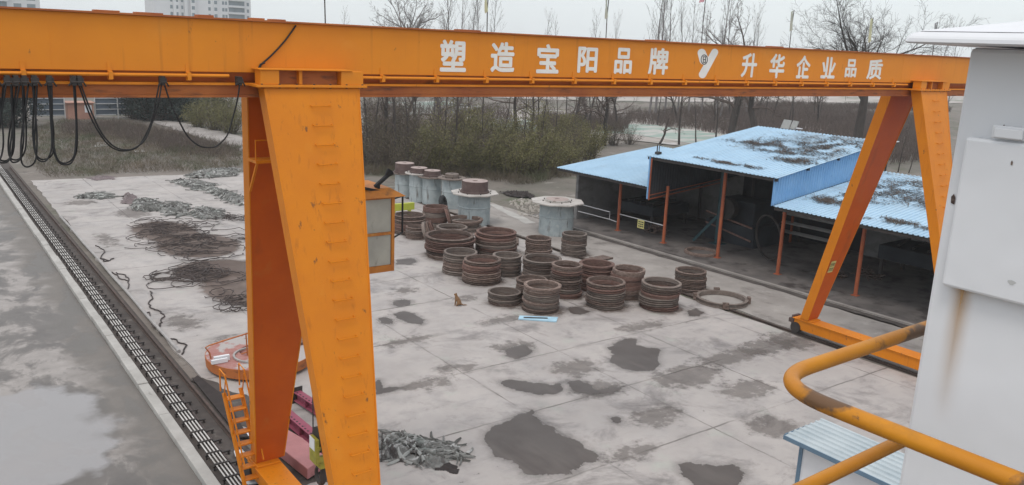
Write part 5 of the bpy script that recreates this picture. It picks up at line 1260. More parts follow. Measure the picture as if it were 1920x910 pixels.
def ibeam(a, b, hgt, wd, lab, holes=True):
    a, b = Vector(a), Vector(b); d = (b - a).normalized(); sx = Vector((d.y, -d.x, 0))
    t_ = thing('steel_beam', a, lab, 'steel beam', 'magenta steel beams on the slab'); L = (b - a).length
    def P_(u, s, z): return a + d * u + sx * s + Vector((0, 0, z))
    m = MB()
    for s0, s1, z0, z1 in ((-wd / 2, wd / 2, .08, .10), (-wd / 2, wd / 2, .08 + hgt - .02, .08 + hgt), (-.012, .012, .10, .08 + hgt - .02)):
        m.hexa([P_(0, s0, z0), P_(0, s1, z0), P_(L, s1, z0), P_(L, s0, z0)], [P_(0, s0, z1), P_(0, s1, z1), P_(L, s1, z1), P_(L, s0, z1)])
    m.build('profile', 'magenta', t_)
    for u in (-.03, L + .005):
        m = MB(); m.hexa([P_(u, -wd * .75, .0), P_(u, wd * .75, .0), P_(u + .025, wd * .75, .0), P_(u + .025, -wd * .75, .0)], [P_(u, -wd * .75, hgt + .2), P_(u, wd * .75, hgt + .2), P_(u + .025, wd * .75, hgt + .2), P_(u + .025, -wd * .75, hgt + .2)])
        ep = m.build('end_plate', 'dark_steel' if u > 0 else 'magenta', t_)
    m = MB()
    for k in range(int(L / .16)):
        u = .15 + k * .16
        if u < L - .1: m.hexa([P_(u, -wd * .3, .0805 + hgt), P_(u + .05, -wd * .3, .0805 + hgt), P_(u + .05, -wd * .15, .0805 + hgt), P_(u, -wd * .15, .0805 + hgt)], [P_(u, -wd * .3, .09 + hgt), P_(u + .05, -wd * .3, .09 + hgt), P_(u + .05, -wd * .15, .09 + hgt), P_(u, -wd * .15, .09 + hgt)])
    m.build('bolt_row', 'dark_steel', t_)
    m = MB()
    for u in (L * .25, L * .5, L * .75):
        for s in (-1, 1): m.hexa([P_(u, s * .014, .102), P_(u, s * wd * .48, .102), P_(u + .015, s * wd * .48, .102), P_(u + .015, s * .014, .102)], [P_(u, s * .014, .056 + hgt), P_(u, s * wd * .48, .056 + hgt), P_(u + .015, s * wd * .48, .056 + hgt), P_(u + .015, s * .014, .056 + hgt)])
    m.build('stiffener', 'magenta', t_)
ibeam((8.5, 18.3, 0), (8.2, 20.8, 0), .26, .22, 'magenta steel beam with a dark bolted end plate, the right one of two')
ibeam((7.6, 17.2, 0), (7.45, 20.2, 0), .28, .24, 'magenta steel beam with a row of bolts, the left one of two')
m = MB(); m.prism([(6.75, 16.6), (7.35, 16.9), (7.25, 18.1), (7.05, 19.0), (6.65, 19.2), (6.60, 18.0)], .06, .34)
pp = tag(rebase(m.build('pink_plate', 'pink', bevel=.02), (6.9, 17.5, 0)), 'thick pink painted plate lying beside the foot of the left rear crane leg', 'plate')
o = sheet('dirt_patch', [(6.35, 16.5), (7.6, 16.2), (7.6, 20.6), (6.9, 22.6), (6.3, 24)], .0046, 'trench', .3, .2, 33)
m = MB(); m.prism([(6.15, 19.5), (6.35, 19.4), (6.6, 22.2), (6.4, 24.0), (6.2, 23.8)], .0, .05)
tag(rebase(m.build('rubber_mat', 'soil_dark', bevel=.01), (6.3, 21, 0)), 'dark ragged rubber mat along the slab edge before the round platform', 'mat')
for i, (px, py) in enumerate(((458, 815), (452, 850), (470, 905))):
    c = G(px, py); m = MB(); m.prism([(c.x - .18, c.y - .12), (c.x + .14, c.y - .16), (c.x + .17, c.y + .13), (c.x - .12, c.y + .16)], .004, .02 + .01 * i)
    tag(rebase(m.build('paper_scrap', 'white', bevel=.004), c), ['white scrap lying behind the middle treads of the orange ladder', 'pale scrap lying behind the lower treads of the orange ladder', 'pale scrap lying under the foot of the orange ladder'][i], 'scrap', 'pale scraps behind the ladder')

# ================================================================== GUARD BOOTH (lower right)
gb = thing('guard_booth', (15.5, 7.2, 0), 'small white booth with a blue trim and pale blue ribbed roof, lower right', 'booth')
m = MB(); m.box(14.36, 15.2, 5.4, 9.05, 0, 2.30); m.build('wall', 'white', gb)
m = MB()
for x, y in ((14.33, 9.02), (14.33, 5.37), (15.15, 9.02), (15.15, 5.37)): m.box(x, x + .08, y, y + .08, 0, 2.32)
m.box(14.335, 14.359, 5.46, 9.01, .0, .12); mats['slate_blue'] = worn('slate_blue_trim', (0.13, 0.20, 0.27), (0.10, 0.16, 0.22), .6, 0, (), 3)
m.build('trim', 'slate_blue', gb)
m = MB(); m.box(14.34, 14.358, 6.3, 7.1, .05, 2.0); dr = m.build('door', 'blue_board', gb, bevel=.005)
MB().tube([(14.30, 6.42, .95), (14.30, 6.42, 1.12)], .015, 6).build('handle', 'dark_steel', dr)
m = MB(); prof = []; n = 7
for i in range(n):
    x = 14.1 + 1.27 * i / n; p = 1.27 / n; prof += [(x, 0), (x + p * .6, 0), (x + p * .68, .035), (x + p * .92, .035)]
prof.append((15.37, 0))
for s, dz in ((0, 0), (1, -.02)):
    o_ = len(m.v)
    for x, h_ in prof:
        for y in (5.1, 9.32): m.v.append(Vector((x, y, 2.40 + h_ + dz + (x - 14.1) * .035)))
    for i in range(len(prof) - 1):
        a = o_ + 2 * i; m.f.append((a, a + 2, a + 3, a + 1) if s == 0 else (a, a + 1, a + 3, a + 2))
rfb = m.build('roof', worn('pale_blue_roof', (0.44, 0.49, 0.51), (0.34, 0.395, 0.42), .45, 0, [((.2, .28, .34), 2, .6, .8, (1, .3, 1))], 1.5, bmp=.05), gb)
m = MB(); m.box(14.08, 14.12, 5.08, 9.34, 2.31, 2.40); m.box(14.121, 15.37, 9.325, 9.345, 2.33, 2.42); m.build('fascia', 'slate_blue', gb)

# ================================================================== THE NEIGHBOURING CRANE'S PLATFORM (right foreground)
wc = thing('white_cabinet', (3.1, .1, 8.0), 'white enamelled steel cabinet with a projecting cap and a rust streak, right foreground', 'cabinet')
m = MB(); m.box(2.42, 3.8, -1.2, 1.18, 8.0, 10.043); m.build('body', 'white', wc, bevel=.012)
ysm = onX(1800, 253, 2.388); yp = onX(1757, 575, 2.385).y; zs = ysm.z
m = MB(); m.box(2.385, 2.418, -1.19, yp, 9.375, zs - .004); dr = m.build('door_panel', 'white', wc, bevel=.008)
hy0, hy1 = onX(1870, 240, 2.39).y, onX(1925, 240, 2.39).y
m = MB(); m.box(2.374, 2.395, hy1, hy0, zs + .004, zs + .030); m.box(2.384, 2.3955, hy1, hy0 + .01, zs + .001, zs + .036); m.build('hinge', 'white', wc, bevel=.003)
m = MB(); m.hexa([(2.262, -1.3, 10.048), (3.95, -1.3, 10.048), (3.95, 1.30, 10.048), (2.262, 1.30, 10.048)], [(2.285, -1.30, 10.080), (3.95, -1.30, 10.080), (3.95, 1.28, 10.080), (2.285, 1.28, 10.080)])
m.hexa([(2.29, -1.295, 10.0805), (3.945, -1.295, 10.0805), (3.945, 1.275, 10.0805), (2.29, 1.275, 10.0805)], [(2.5, -1.0, 10.122), (3.7, -1.0, 10.122), (3.7, 1.05, 10.122), (2.5, 1.05, 10.122)])
m.build('cap', 'white', wc, bevel=.016)
# rust that bled from the panel's lower seam
def rust_streak():
    m_, t, b = base_mat('rust_streak_on_enamel')
    s = N(t, 'ShaderNodeSeparateXYZ'); t.links.new(N(t, 'ShaderNodeTexCoord').outputs['Generated'], s.inputs[0])
    nz = N(t, 'ShaderNodeTexNoise'); nz.inputs['Scale'].default_value = 3; nz.inputs['Detail'].default_value = 6
    t.links.new(coord(t, (1, 5, .6)), nz.inputs['Vector'])
    yy = math_(t, 'ABSOLUTE', math_(t, 'SUBTRACT', s.outputs[1], .5))
    f = math_(t, 'SUBTRACT', 1.0, math_(t, 'MULTIPLY', yy, 2.3), True)
    f = math_(t, 'MULTIPLY', math_(t, 'POWER', f, 1.6), math_(t, 'POWER', s.outputs[2], 1.1))
    f = math_(t, 'MULTIPLY', f, math_(t, 'MULTIPLY', nz.outputs[0], 1.15), True)
    b.inputs['Base Color'].default_value = (0.46, 0.24, 0.055, 1); b.inputs['Roughness'].default_value = .6; t.links.new(f, b.inputs['Alpha'])
    return m_
ys_ = onX(1788, 640, 2.4185).y; m = MB(); m.quad((2.4185, ys_ - .05, 8.95), (2.4185, ys_ + .05, 8.95), (2.4185, ys_ + .05, 9.374), (2.4185, ys_ - .05, 9.374)); m.build('rust_streak', rust_streak(), wc)
m = MB()
for (px, py, q) in ((1787, 374, .016), (1871, 238, .006), (1897, 306, .007)):
    c_ = onX(px, py, 2.3835 if px != 1787 else 2.4175); xx = c_.x if px != 1871 else 2.4175
    m.add([(xx, c_.y - q * .35, c_.z - q * .9), (xx, c_.y + q * .3, c_.z - q * .7), (xx, c_.y + q * .4, c_.z + q * .4), (xx, c_.y, c_.z + q), (xx, c_.y - q * .4, c_.z + q * .3)], [(0, 1, 2, 3, 4)]); m.build('paint_chip', 'rust', wc); m = MB()
m = MB()
for (y, z) in ((.88, 9.55), (.95, 9.43), (.82, 9.42), (.9, 9.78), (.76, 9.74)):
    m.add([(2.3842, y + .01 * math.cos(a) * (1 + .4 * math.sin(3 * a)), z + .007 * math.sin(a)) for a in [k * .7 for k in range(9)]], [tuple(range(9))])
m.build('scuff', worn('grey_scuff', (.42, .42, .41), (.5, .5, .5), .7, 0, (), 5), wc)
gr = thing('guard_rail', (2.4, 1.4, 8.0), 'bent yellow pipe guard rail in front of the white cabinet', 'guard rail')
def bend(p, c, q, rad, n=9):
    p, c, q = Vector(p), Vector(c), Vector(q); a = c + (p - c).normalized() * rad; b = c + (q - c).normalized() * rad
    return [p] + [a * (1 - t) ** 2 + c * 2 * t * (1 - t) + b * t * t for t in [k / n for k in range(n + 1)]] + [q]
ZR = 9.045
MB().tube(bend((3.9, 1.47, ZR), (2.03, 1.43, ZR), (2.12, -1.5, ZR), .22, 12), .0245, 16).build('top_rail', 'rail_yellow', gr, smooth=True)
MB().tube(bend((3.9, 1.47, 8.60), (2.03, 1.43, 8.60), (2.12, -1.5, 8.60), .22, 12), .0245, 16).build('mid_rail', 'rail_yellow', gr, smooth=True)
for x, y in ((2.10, -.6), (2.11, -1.45), (3.75, 1.465)): MB().tube([(x, y, 8.0), (x, y, ZR - .01)], .0245, 12).build('post', 'rail_yellow', gr, smooth=True)
dk = thing('walkway', (3.0, 0, 0), 'steel walkway deck on a column under the white cabinet, below the frame', 'walkway')
MB().box(2.0, 4.1, -2.2, 1.52, 7.92, 7.995).build('deck', 'dark_steel', dk); MB().box(2.9, 3.6, -.8, .0, -.004, 7.915).build('column', 'orange', dk, bevel=.02)

# ================================================================== TREES, BUSHES, FAR BUILDINGS
def limb(segs, p, d, L, r, lev, rr, P):
    """grow one limb as a bent chain; P: params"""
    n = P['n'][lev]; pts = [p.copy()]; rad = [r]
    for i in range(n):
        d = (d + Vector((rr.gauss(0, 1), rr.gauss(0, 1), rr.gauss(0, 1))) * P['wig'][lev] + Vector((0, 0, P['up'][lev]))).normalized()
        p = p + d * (L / n); pts.append(p.copy()); rad.append(max(r * (1 - (i + 1) / n * P['tap'][lev]), .006))
    segs.append((lev, pts, rad))
    if lev + 1 < len(P['n']):
        k = P['kids'][lev]
        for q in range(k):
            t = P['t0'][lev] + (1 - P['t0'][lev]) * (q + rr.random()) / k
            i = min(int(t * n), n - 1); f = t * n - i
            b = pts[i].lerp(pts[i + 1], f); ax = (pts[i + 1] - pts[i]).normalized()
            o_ = ax.orthogonal().normalized(); o_.rotate(Matrix.Rotation(rr.uniform(0, 6.283), 3, ax))
            an = R_(P['ang'][lev] * rr.uniform(.7, 1.3)); nd = ax * math.cos(an) + o_ * math.sin(an)
            limb(segs, b, nd, L * P['len'][lev] * rr.uniform(.6, 1.15) * (1 - .45 * t * P.get('cone', 1)), rad[i] * P['rk'][lev], lev + 1, rr, P)
def tree_meshes(P, seed, trunk_m, twig_m):
    rr = random.Random(seed); segs = []
    limb(segs, Vector((0, 0, -.05)), Vector((rr.uniform(-.1, .1) + P.get('lean', 0), rr.uniform(-.1, .1), 1)).normalized(), P['H'], P['r'], 0, rr, P)
    a, b = MB(), MB()
    for lev, pts, rad in segs:
        (a if lev == 0 else b).tube(pts, rad, 8 if lev == 0 else (5 if lev == 1 else 3), cap=False)
    ta = a.build('trunk', trunk_m, smooth=True); tb = b.build('crown', twig_m)
    ma, mb_ = ta.data, tb.data; bpy.data.objects.remove(ta); bpy.data.objects.remove(tb); return ma, mb_
SPREAD = dict(H=6.0, r=.20, n=[7, 8, 6, 4, 3], wig=[.10, .16, .18, .2, .2], up=[.02, .05, .06, .05, .02], tap=[.6, .8, .85, .8, .6], kids=[7, 7, 7, 4], t0=[.35, .2, .15, .1], ang=[55, 42, 38, 35], len=[.85, .55, .5, .5], rk=[.62, .5, .5, .6])
POPLAR = dict(H=14.0, r=.13, n=[10, 6, 5, 3], wig=[.03, .06, .10, .1], up=[.05, .14, .10, .06], tap=[.9, .9, .8, .6], kids=[26, 6, 3], t0=[.2, .15, .1], ang=[30, 28, 30], len=[.34, .42, .5], rk=[.38, .5, .6], cone=1.2)
TALL = dict(H=9.0, r=.13, n=[9, 6, 5, 3], wig=[.05, .12, .15, .15], up=[.04, .10, .06, .03], tap=[.85, .85, .8, .6], kids=[13, 6, 4], t0=[.35, .2, .15], ang=[42, 38, 36], len=[.38, .5, .5], rk=[.42, .5, .6])
CROOK = dict(SPREAD, H=5.0, wig=[.22, .26, .26, .25, .2], lean=.35, r=.22)
BIG = dict(H=8.5, r=.42, n=[7, 9, 7, 5, 3], wig=[.04, .13, .17, .2, .2], up=[.03, .05, .05, .03, .02], tap=[.5, .85, .85, .8, .6], kids=[9, 11, 9, 6], t0=[.55, .12, .12, .1], ang=[50, 38, 36, 34], len=[1.0, .5, .5, .5], rk=[.5, .46, .5, .6], cone=.3)
SAPL = dict(H=4.0, r=.07, n=[6, 5, 3], wig=[.08, .16, .2], up=[.04, .06, .03], tap=[.8, .8, .6], kids=[9, 5], t0=[.3, .2], ang=[45, 40], len=[.45, .5], rk=[.5, .6])
TM = {}
for nm, P_, seeds, tm, wm_ in (('spread', SPREAD, (1, 2, 3), 'bark', 'twig'), ('poplar', POPLAR, (4, 5, 6), 'bark_far', 'bark_far'), ('tall', TALL, (7, 8, 9), 'bark', 'twig'), ('crook', CROOK, (10, 11), 'bark', 'twig'), ('big', BIG, (12,), 'bark', 'bark'), ('sapling', SAPL, (13, 14), 'bark', 'twig'), ('farspread', SPREAD, (15, 16), 'bark_far', 'bark_far')):
    TM[nm] = [tree_meshes(P_, s, tm, wm_) for s in seeds]
def tree(nm, k, x, y, s, rz, lab, grp, sz=None, z=0.0):
    ma, mb_ = TM[nm][k % len(TM[nm])]
    t_ = bpy.data.objects.new('bare_tree', None); COL.objects.link(t_); t_.location = (x, y, z); t_.rotation_euler = (0, 0, rz); t_.scale = (s, s, sz or s)
    tag(t_, lab, 'tree', grp)
    for n_, me in (('trunk', ma), ('crown', mb_)):
        o_ = bpy.data.objects.new(n_, me); COL.objects.link(o_); o_.parent = t_
    return t_
def at_dist(px, dist):
    """ground point in the direction of picture column px on the horizon at a given distance"""
    r = ray(px, 30 + .044 * (px + 215)); h = Vector((r.x, r.y, 0)).normalized(); return h * dist
GM, GS = 'bare trees beyond the yard', 'bare trees on the skyline behind the girder'
mid = [('tall', 0, 722, 305, 1.15, 'slim bare tree rising from the brown brush next to the left crane leg'), ('crook', 0, 815, 268, 1.25, 'leaning bare tree with a thick slanting trunk above the green bushes'),
       ('spread', 0, 862, 262, .95, 'forked bare tree just right of the thick leaning tree'), ('spread', 1, 965, 258, 1.15, 'bare tree with a wide fork standing against the pale field, under the first bare gap'), ('tall', 1, 1010, 254, 1.0, 'straight bare tree right of the wide-forked one'),
       ('sapling', 0, 1030, 254, 1.3, 'thin sapling between two bare trees before the pale field'), ('crook', 1, 1062, 252, 1.1, 'crooked bare tree with dark twigs left of the double-bent trunk'), ('crook', 0, 1092, 250, 1.0, 'spreading crooked bare tree behind the green bushes'),
       ('crook', 1, 1132, 272, 1.3, 'double-bent bare trunk at the right end of the green bushes'), ('crook', 1, 1236, 270, .62, 'pollarded little bare tree before the green net, left one'), ('tall', 2, 1273, 272, 1.05, 'tall straight thin trunk before the green net'),
       ('sapling', 0, 1305, 268, 1.35, 'stubby bare tree right of the tall thin trunk'), ('sapling', 1, 1342, 262, 1.6, 'small bare tree just left of the middle blue roof'), ('spread', 2, 1372, 255, 1.25, 'dark bare tree behind the middle blue roof, left of the pair'),
       ('spread', 0, 1410, 250, 1.25, 'dark bare tree behind the middle blue roof, right of the pair'), ('sapling', 0, 1684, 322, 1.0, 'small crooked bare shrub tree behind the right blue roof'), ('sapling', 1, 1704, 324, .8, 'thin bare stem right of the shrub tree behind the right roof'),
       ('tall', 0, 690, 300, .9, 'bare tree half hidden by the left crane leg'), ('tall', 2, 905, 240, .85, 'slim bare tree left of the wide-forked one'), ('tall', 1, 880, 246, .8, 'slim grey bare tree in the thicket right of the forked tree')]
for i, (nm, k, px, py, s, lab) in enumerate(mid):
    g_ = G(px, py); tree(nm, k, g_.x, g_.y, s, i * 2.1, lab, GM)
g_ = G(1604, 292); tree('big', 0, g_.x, g_.y, 1.27, .6, 'biggest bare tree, its wide crown spreading above the girder on the right', GS, 1.2)
tr_ = random.Random(77)
for i in range(34):
    px = tr_.uniform(690, 1560); py = tr_.uniform(214, 250) if px > 1000 else tr_.uniform(222, 262)
    g_ = G(px, py); nm = tr_.choice(('tall', 'tall', 'sapling', 'spread')); s_ = {'tall': .75, 'sapling': 1.7, 'spread': .85}[nm] * tr_.uniform(.85, 1.15)
    tree(nm, i, g_.x, g_.y, s_, tr_.uniform(0, 6), 'thin grey bare tree among many alike in the hazy band behind the yard', 'thin trees in the hazy band')
for i in range(26):
    px = tr_.uniform(690, 1120); py = tr_.uniform(284, 318); g_ = G(px, py)
    tree(tr_.choice(('sapling', 'sapling', 'tall')), i, g_.x, g_.y, tr_.uniform(.55, .95), tr_.uniform(0, 6), 'leafless sapling poking up among the olive bushes, one of many alike', 'saplings among the bushes')
skyl = [('farspread', 0, 735, 150, 2.45, 'round bare crown far left on the skyline, beside a smaller one'), ('farspread', 1, 770, 160, 2.2, 'smaller round bare crown on the skyline left of the poplars'),
        ('poplar', 0, 832, 150, 1.35, 'bare poplar, first of the row left of the yellow-green flag'), ('poplar', 1, 842, 150, 1.45, 'bare poplar, second of the row left of the yellow-green flag'), ('poplar', 2, 868, 150, 1.35, 'bare poplar in the middle of the row left of the yellow-green flag'), ('poplar', 0, 880, 155, 1.45, 'bare poplar just left of the yellow-green flag'), ('poplar', 1, 898, 150, 1.35, 'bare poplar touching the yellow-green flag pole'), ('poplar', 2, 922, 155, 1.3, 'bare poplar just right of the yellow-green flag'),
        ('poplar', 1, 1022, 190, 1.15, 'low faint poplar between the yellow-green and pale green flags, left one'), ('poplar', 2, 1042, 190, 1.1, 'low faint poplar between the yellow-green and pale green flags, right one'), ('poplar', 0, 1118, 185, 1.2, 'faint poplar left of the pale green flag'), ('poplar', 1, 1152, 185, 1.15, 'faint poplar right of the pale green flag'),
        ('poplar', 0, 1226, 130, 1.45, 'tall poplar, leftmost of the clump left of the pink flag'), ('poplar', 2, 1238, 128, 1.55, 'tallest poplar of the clump left of the pink flag'), ('poplar', 1, 1256, 132, 1.4, 'leaning poplar of the clump left of the pink flag'), ('poplar', 0, 1280, 135, 1.25, 'thin poplar left of the pink flag pole'), ('poplar', 2, 1302, 135, 1.25, 'poplar touching the pink flag pole'), ('poplar', 1, 1326, 135, 1.15, 'thin poplar just right of the pink flag'),
        ('poplar', 2, 1352, 130, 1.4, 'tall poplar above the white emblem, right of the pink flag'), ('poplar', 0, 1362, 132, 1.3, 'second tall poplar right of the pink flag'), ('spread', 1, 1388, 95, 1.85, 'twiggy bare crown above the first small character, right of the poplars'), ('crook', 0, 1432, 98, 1.95, 'leaning bare crown left of the grey-green flag'), ('poplar', 1, 1410, 150, 1.2, 'thin poplar rising behind the twiggy crowns'), ('poplar', 2, 1424, 150, 1.1, 'thinnest poplar behind the twiggy crowns'),
        ('poplar', 0, 1765, 170, 1.2, 'bare poplar under the cap of the white cabinet'), ('poplar', 1, 1790, 170, 1.1, 'bare poplar close to the edge of the white cabinet'), ('poplar', 2, 645, 260, 1.25, 'faint poplar far away above the left crane leg')]
for i, (nm, k, px, dist, s, lab) in enumerate(skyl):
    g_ = at_dist(px, dist); tree(nm, k, g_.x, g_.y, s, i * 1.7, lab, GS)

# leafy bushes: thousands of small leaf faces scattered in uneven clumps on thin stems
def bush_mesh(seed, n, leaf, mat, h=3.2, w_=2.2):
    rr = random.Random(seed); lf, st = MB(), MB()
    for s in range(30):
        a = rr.uniform(0, 6.28); b = rr.uniform(.2, 1) * w_
        tip = Vector((b * math.cos(a), b * math.sin(a), h * rr.uniform(.40, 1.08) * (1 - .25 * (b / w_) ** 2)))
        root = Vector((tip.x * .25, tip.y * .25, 0)); pts = [root.lerp(tip, t) + Vector((rr.gauss(0, .08), rr.gauss(0, .08), .25 * math.sin(t * 3.1))) for t in (0, .25, .5, .75, 1)]
        st.tube(pts, [.035, .03, .022, .015, .008], 4, cap=False)
        for _ in range(int(n / 30 * rr.uniform(.5, 1.5))):
            t = rr.random() ** .7; i = min(int(t * 4), 3); p = pts[i].lerp(pts[i + 1], t * 4 - i)
            q = p + Vector((rr.gauss(0, .22), rr.gauss(0, .22), rr.gauss(0, .26)))
            if q.z < .02: continue
            d = Vector((rr.gauss(0, 1), rr.gauss(0, 1), rr.gauss(.3, .8))).normalized(); e = d.orthogonal().normalized(); e.rotate(Matrix.Rotation(rr.uniform(0, 6.28), 3, d))
            l = leaf * rr.uniform(.6, 1.4)
            lf.add([q - d * l, q + e * l * .42, q + d * l, q - e * l * .42], [(0, 1, 2, 3)])
    a = lf.build('foliage', mat); b = st.build('stems', 'twig'); r_ = a.data, b.data
    bpy.data.objects.remove(a); bpy.data.objects.remove(b); return r_
BM = {'green': [bush_mesh(21, 6500, .065, 'leaf'), bush_mesh(22, 6000, .06, 'leaf'), bush_mesh(27, 5000, .06, 'leaf')], 'brown': [bush_mesh(23, 3000, .06, 'leaf_brown'), bush_mesh(24, 2600, .055, 'leaf_brown')], 'blue': [bush_mesh(25, 5200, .10, 'leaf_blue', 4.2, 2.6)]}
def bush(kind, k, x, y, s, sz, rz, lab, grp):
    t_ = bpy.data.objects.new('bush', None); COL.objects.link(t_); t_.location = (x, y, -.03); t_.rotation_euler = (0, 0, rz); t_.scale = (s, s, sz)
    tag(t_, lab, 'bush', grp)
    for n_, me in zip(('foliage', 'stems'), BM[kind][k % len(BM[kind])]):
        o_ = bpy.data.objects.new(n_, me); COL.objects.link(o_); o_.parent = t_
gb_ = [(770, 330, .95), (812, 326, 1.0), (850, 324, 1.05), (888, 328, 1.0), (925, 330, 1.05), (962, 332, 1.0), (1000, 328, 1.05), (1036, 324, 1.0), (1070, 316, 1.0), (1105, 298, .95),
       (800, 296, 1.25), (850, 290, 1.25), (900, 286, 1.2), (950, 284, 1.2), (1000, 280, 1.15), (1045, 278, 1.15), (1090, 276, 1.05)]
for i, (px, py, s) in enumerate(gb_):
    g_ = G(px, py)
    bush('green' if i not in (0, 10) else 'brown', i, g_.x, g_.y, s, s * (1.12 + .2 * math.sin(i * 2.3)), i * 1.3, 'olive green leafy bush in the %s row of the thicket, %s' % ('front' if i < 10 else 'back', ['beside the cab', 'above the back drums', 'behind the middle back drum', 'above the capped drum', 'right of the capped drum', 'above the dark heap', 'over the stony ground', 'above the wide-flanged drum', 'at the shed\'s near corner', 'meeting the left blue roof', 'at its left end', 'under the thick leaning tree', 'under the slim bare trees', 'under the wide-forked tree', 'under the straight bare tree', 'under the crooked trees', 'under the double-bent trunk'][i]), 'olive bushes behind the drums')
bb_l = [(688, 312, 1.1, 1.35), (716, 318, 1.0, 1.1), (742, 308, 1.1, 1.3), (700, 286, 1.3, 1.6), (735, 278, 1.3, 1.5), (768, 284, 1.2, 1.3), (1150, 272, .8, .8), (1180, 270, .7, .7)]
for i, (px, py, s, sz) in enumerate(bb_l):
    g_ = G(px, py); bush('brown', i, g_.x, g_.y, s, sz, i * 1.9, ['brown leafless bush right against the left crane leg', 'low brown bush behind the orange machine parts', 'brown bush left of the first olive bush', 'tall brown bush at the back by the left crane leg', 'tall brown bush at the back of the brush', 'brown bush under the leaning tree', 'small brown bush left of the pale path behind the left roof', 'small brown bush nearest the peak of the left blue roof'][i], 'brown bushes at the edge of the yard')
bl_l = [(255, 222, 1.3, 1.0), (285, 226, 1.3, 1.2), (312, 224, 1.4, 1.2), (340, 226, 1.3, 1.0), (372, 238, 1.0, .9), (402, 244, 1.0, 1.0), (432, 250, 1.0, 1.1), (418, 228, 1.3, 1.3), (380, 222, 1.4, 1.3), (20, 238, 1.4, 1.4), (-20, 230, 1.6, 1.4)]
for i, (px, py, s, sz) in enumerate(bl_l):
    g_ = G(px, py); bush('blue' if i in (0, 1, 2, 3, 9, 10) else 'green', i, g_.x, g_.y, s, sz, i * 1.1, ['dark evergreen at the right end of the white-railed fence', 'dark evergreen right of the white-railed fence, second', 'dark evergreen right of the fence, third', 'last dark evergreen before the green bushes', 'green bush where the dirt path ends', 'green bush between the hanging cable and the path', 'green bush right by the left rear crane leg', 'tall green bush behind the path by the leg', 'tall green bush behind the dark evergreens', 'dark evergreen left of the white-railed fence', 'dark evergreen at the far left edge'][i], 'bushes along the far end of the path')

# leafless brush on the rise to the right, dry grass, stones: nobody could count these
def scatter_poly(poly, n, rr):
    xs_ = [p[0] for p in poly]; ys_ = [p[1] for p in poly]; res = []
    while len(res) < n:
        x, y = rr.uniform(min(xs_), max(xs_)), rr.uniform(min(ys_), max(ys_)); ins = False
        for i in range(len(poly)):
            a, b = poly[i], poly[(i + 1) % len(poly)]
            if (a[1] > y) != (b[1] > y) and x < (b[0] - a[0]) * (y - a[1]) / (b[1] - a[1]) + a[0]: ins = not ins
        if ins: res.append((x, y))
    return res
def brush(poly, n, h, seed, name, mat, stems=4, wd=.02, spread=.35):
    rr = random.Random(seed); mb = MB()
    for x, y in scatter_poly(poly, n, rr):
        hh = h * (1 + .5 * fr(x * .08, y * .08, seed)) * rr.uniform(.6, 1.2)
        for _ in range(stems):
            d = Vector((rr.gauss(0, spread), rr.gauss(0, spread), 1)).normalized(); a = rr.uniform(0, 3.14); e = Vector((math.cos(a), math.sin(a), 0)) * wd
            b = Vector((x + rr.gauss(0, .2), y + rr.gauss(0, .2), 0)); m_ = b + d * hh * .55 + Vector((rr.gauss(0, .1), rr.gauss(0, .1), 0)); t_ = b + d * hh + Vector((rr.gauss(0, .25), rr.gauss(0, .25), 0))
            mb.add([b - e, b + e, m_ + e * .6, m_ - e * .6, t_], [(0, 1, 2, 3), (3, 2, 4)])
            for _ in range(2):
                t0 = m_.lerp(t_, rr.random() * .7); q = t0 + Vector((rr.gauss(0, .3), rr.gauss(0, .3), rr.uniform(.1, .45))) * hh * .35
                mb.add([t0 - e * .5, t0 + e * .5, q], [(0, 1, 2)])
    return tag(mb.build(name, mat), kind='stuff')
def gp(*ps): return [tuple(G(*p)[:2]) for p in ps]
brush(gp((1180, 214), (1300, 210), (1420, 206), (1500, 206), (1580, 208), (1640, 216), (1760, 222), (1760, 300), (1640, 312), (1600, 280), (1480, 258), (1400, 262), (1300, 244), (1170, 232)), 9000, 1.45, 1, 'dry_brush', 'twig', 4, .022)
brush(gp((1380, 197), (1500, 198), (1640, 200), (1780, 204), (1780, 211), (1600, 205), (1400, 203)), 1300, 1.1, 2, 'hedge_line', 'twig', 5, .04)
brush(gp((665, 330), (760, 328), (870, 332), (985, 348), (1045, 335), (1080, 330), (1050, 300), (700, 300)), 2600, .7, 3, 'dry_weeds', 'dry_grass', 5, .012)
brush(gp((1000, 222), (1130, 226), (1180, 232), (1170, 250), (1080, 248), (1000, 236)), 1200, 1.6, 5, 'dry_brush', 'twig', 4, .022)
brush(gp((680, 205), (850, 205), (960, 215), (960, 250), (820, 262), (690, 260)), 1800, 1.5, 6, 'dry_brush', 'twig', 4, .02)
brush(gp((95, 335), (230, 325), (345, 322), (450, 316), (452, 275), (340, 250), (230, 228), (120, 226), (60, 240), (45, 300)), 5200, .42, 4, 'dry_grass', 'dry_grass', 5, .012, .6)
brush(gp((120, 255), (220, 262), (330, 290), (440, 296), (450, 280), (330, 252), (220, 232), (120, 232)), 1200, .9, 7, 'dry_brush', 'twig', 4, .014, .5)
brush(gp((690, 300), (800, 300), (950, 318), (1040, 318), (1100, 296), (1090, 272), (950, 276), (800, 284), (690, 272)), 1500, 2.7, 8, 'dry_brush', 'twig', 4, .016, .22)
rr = random.Random(5); mb = MB()
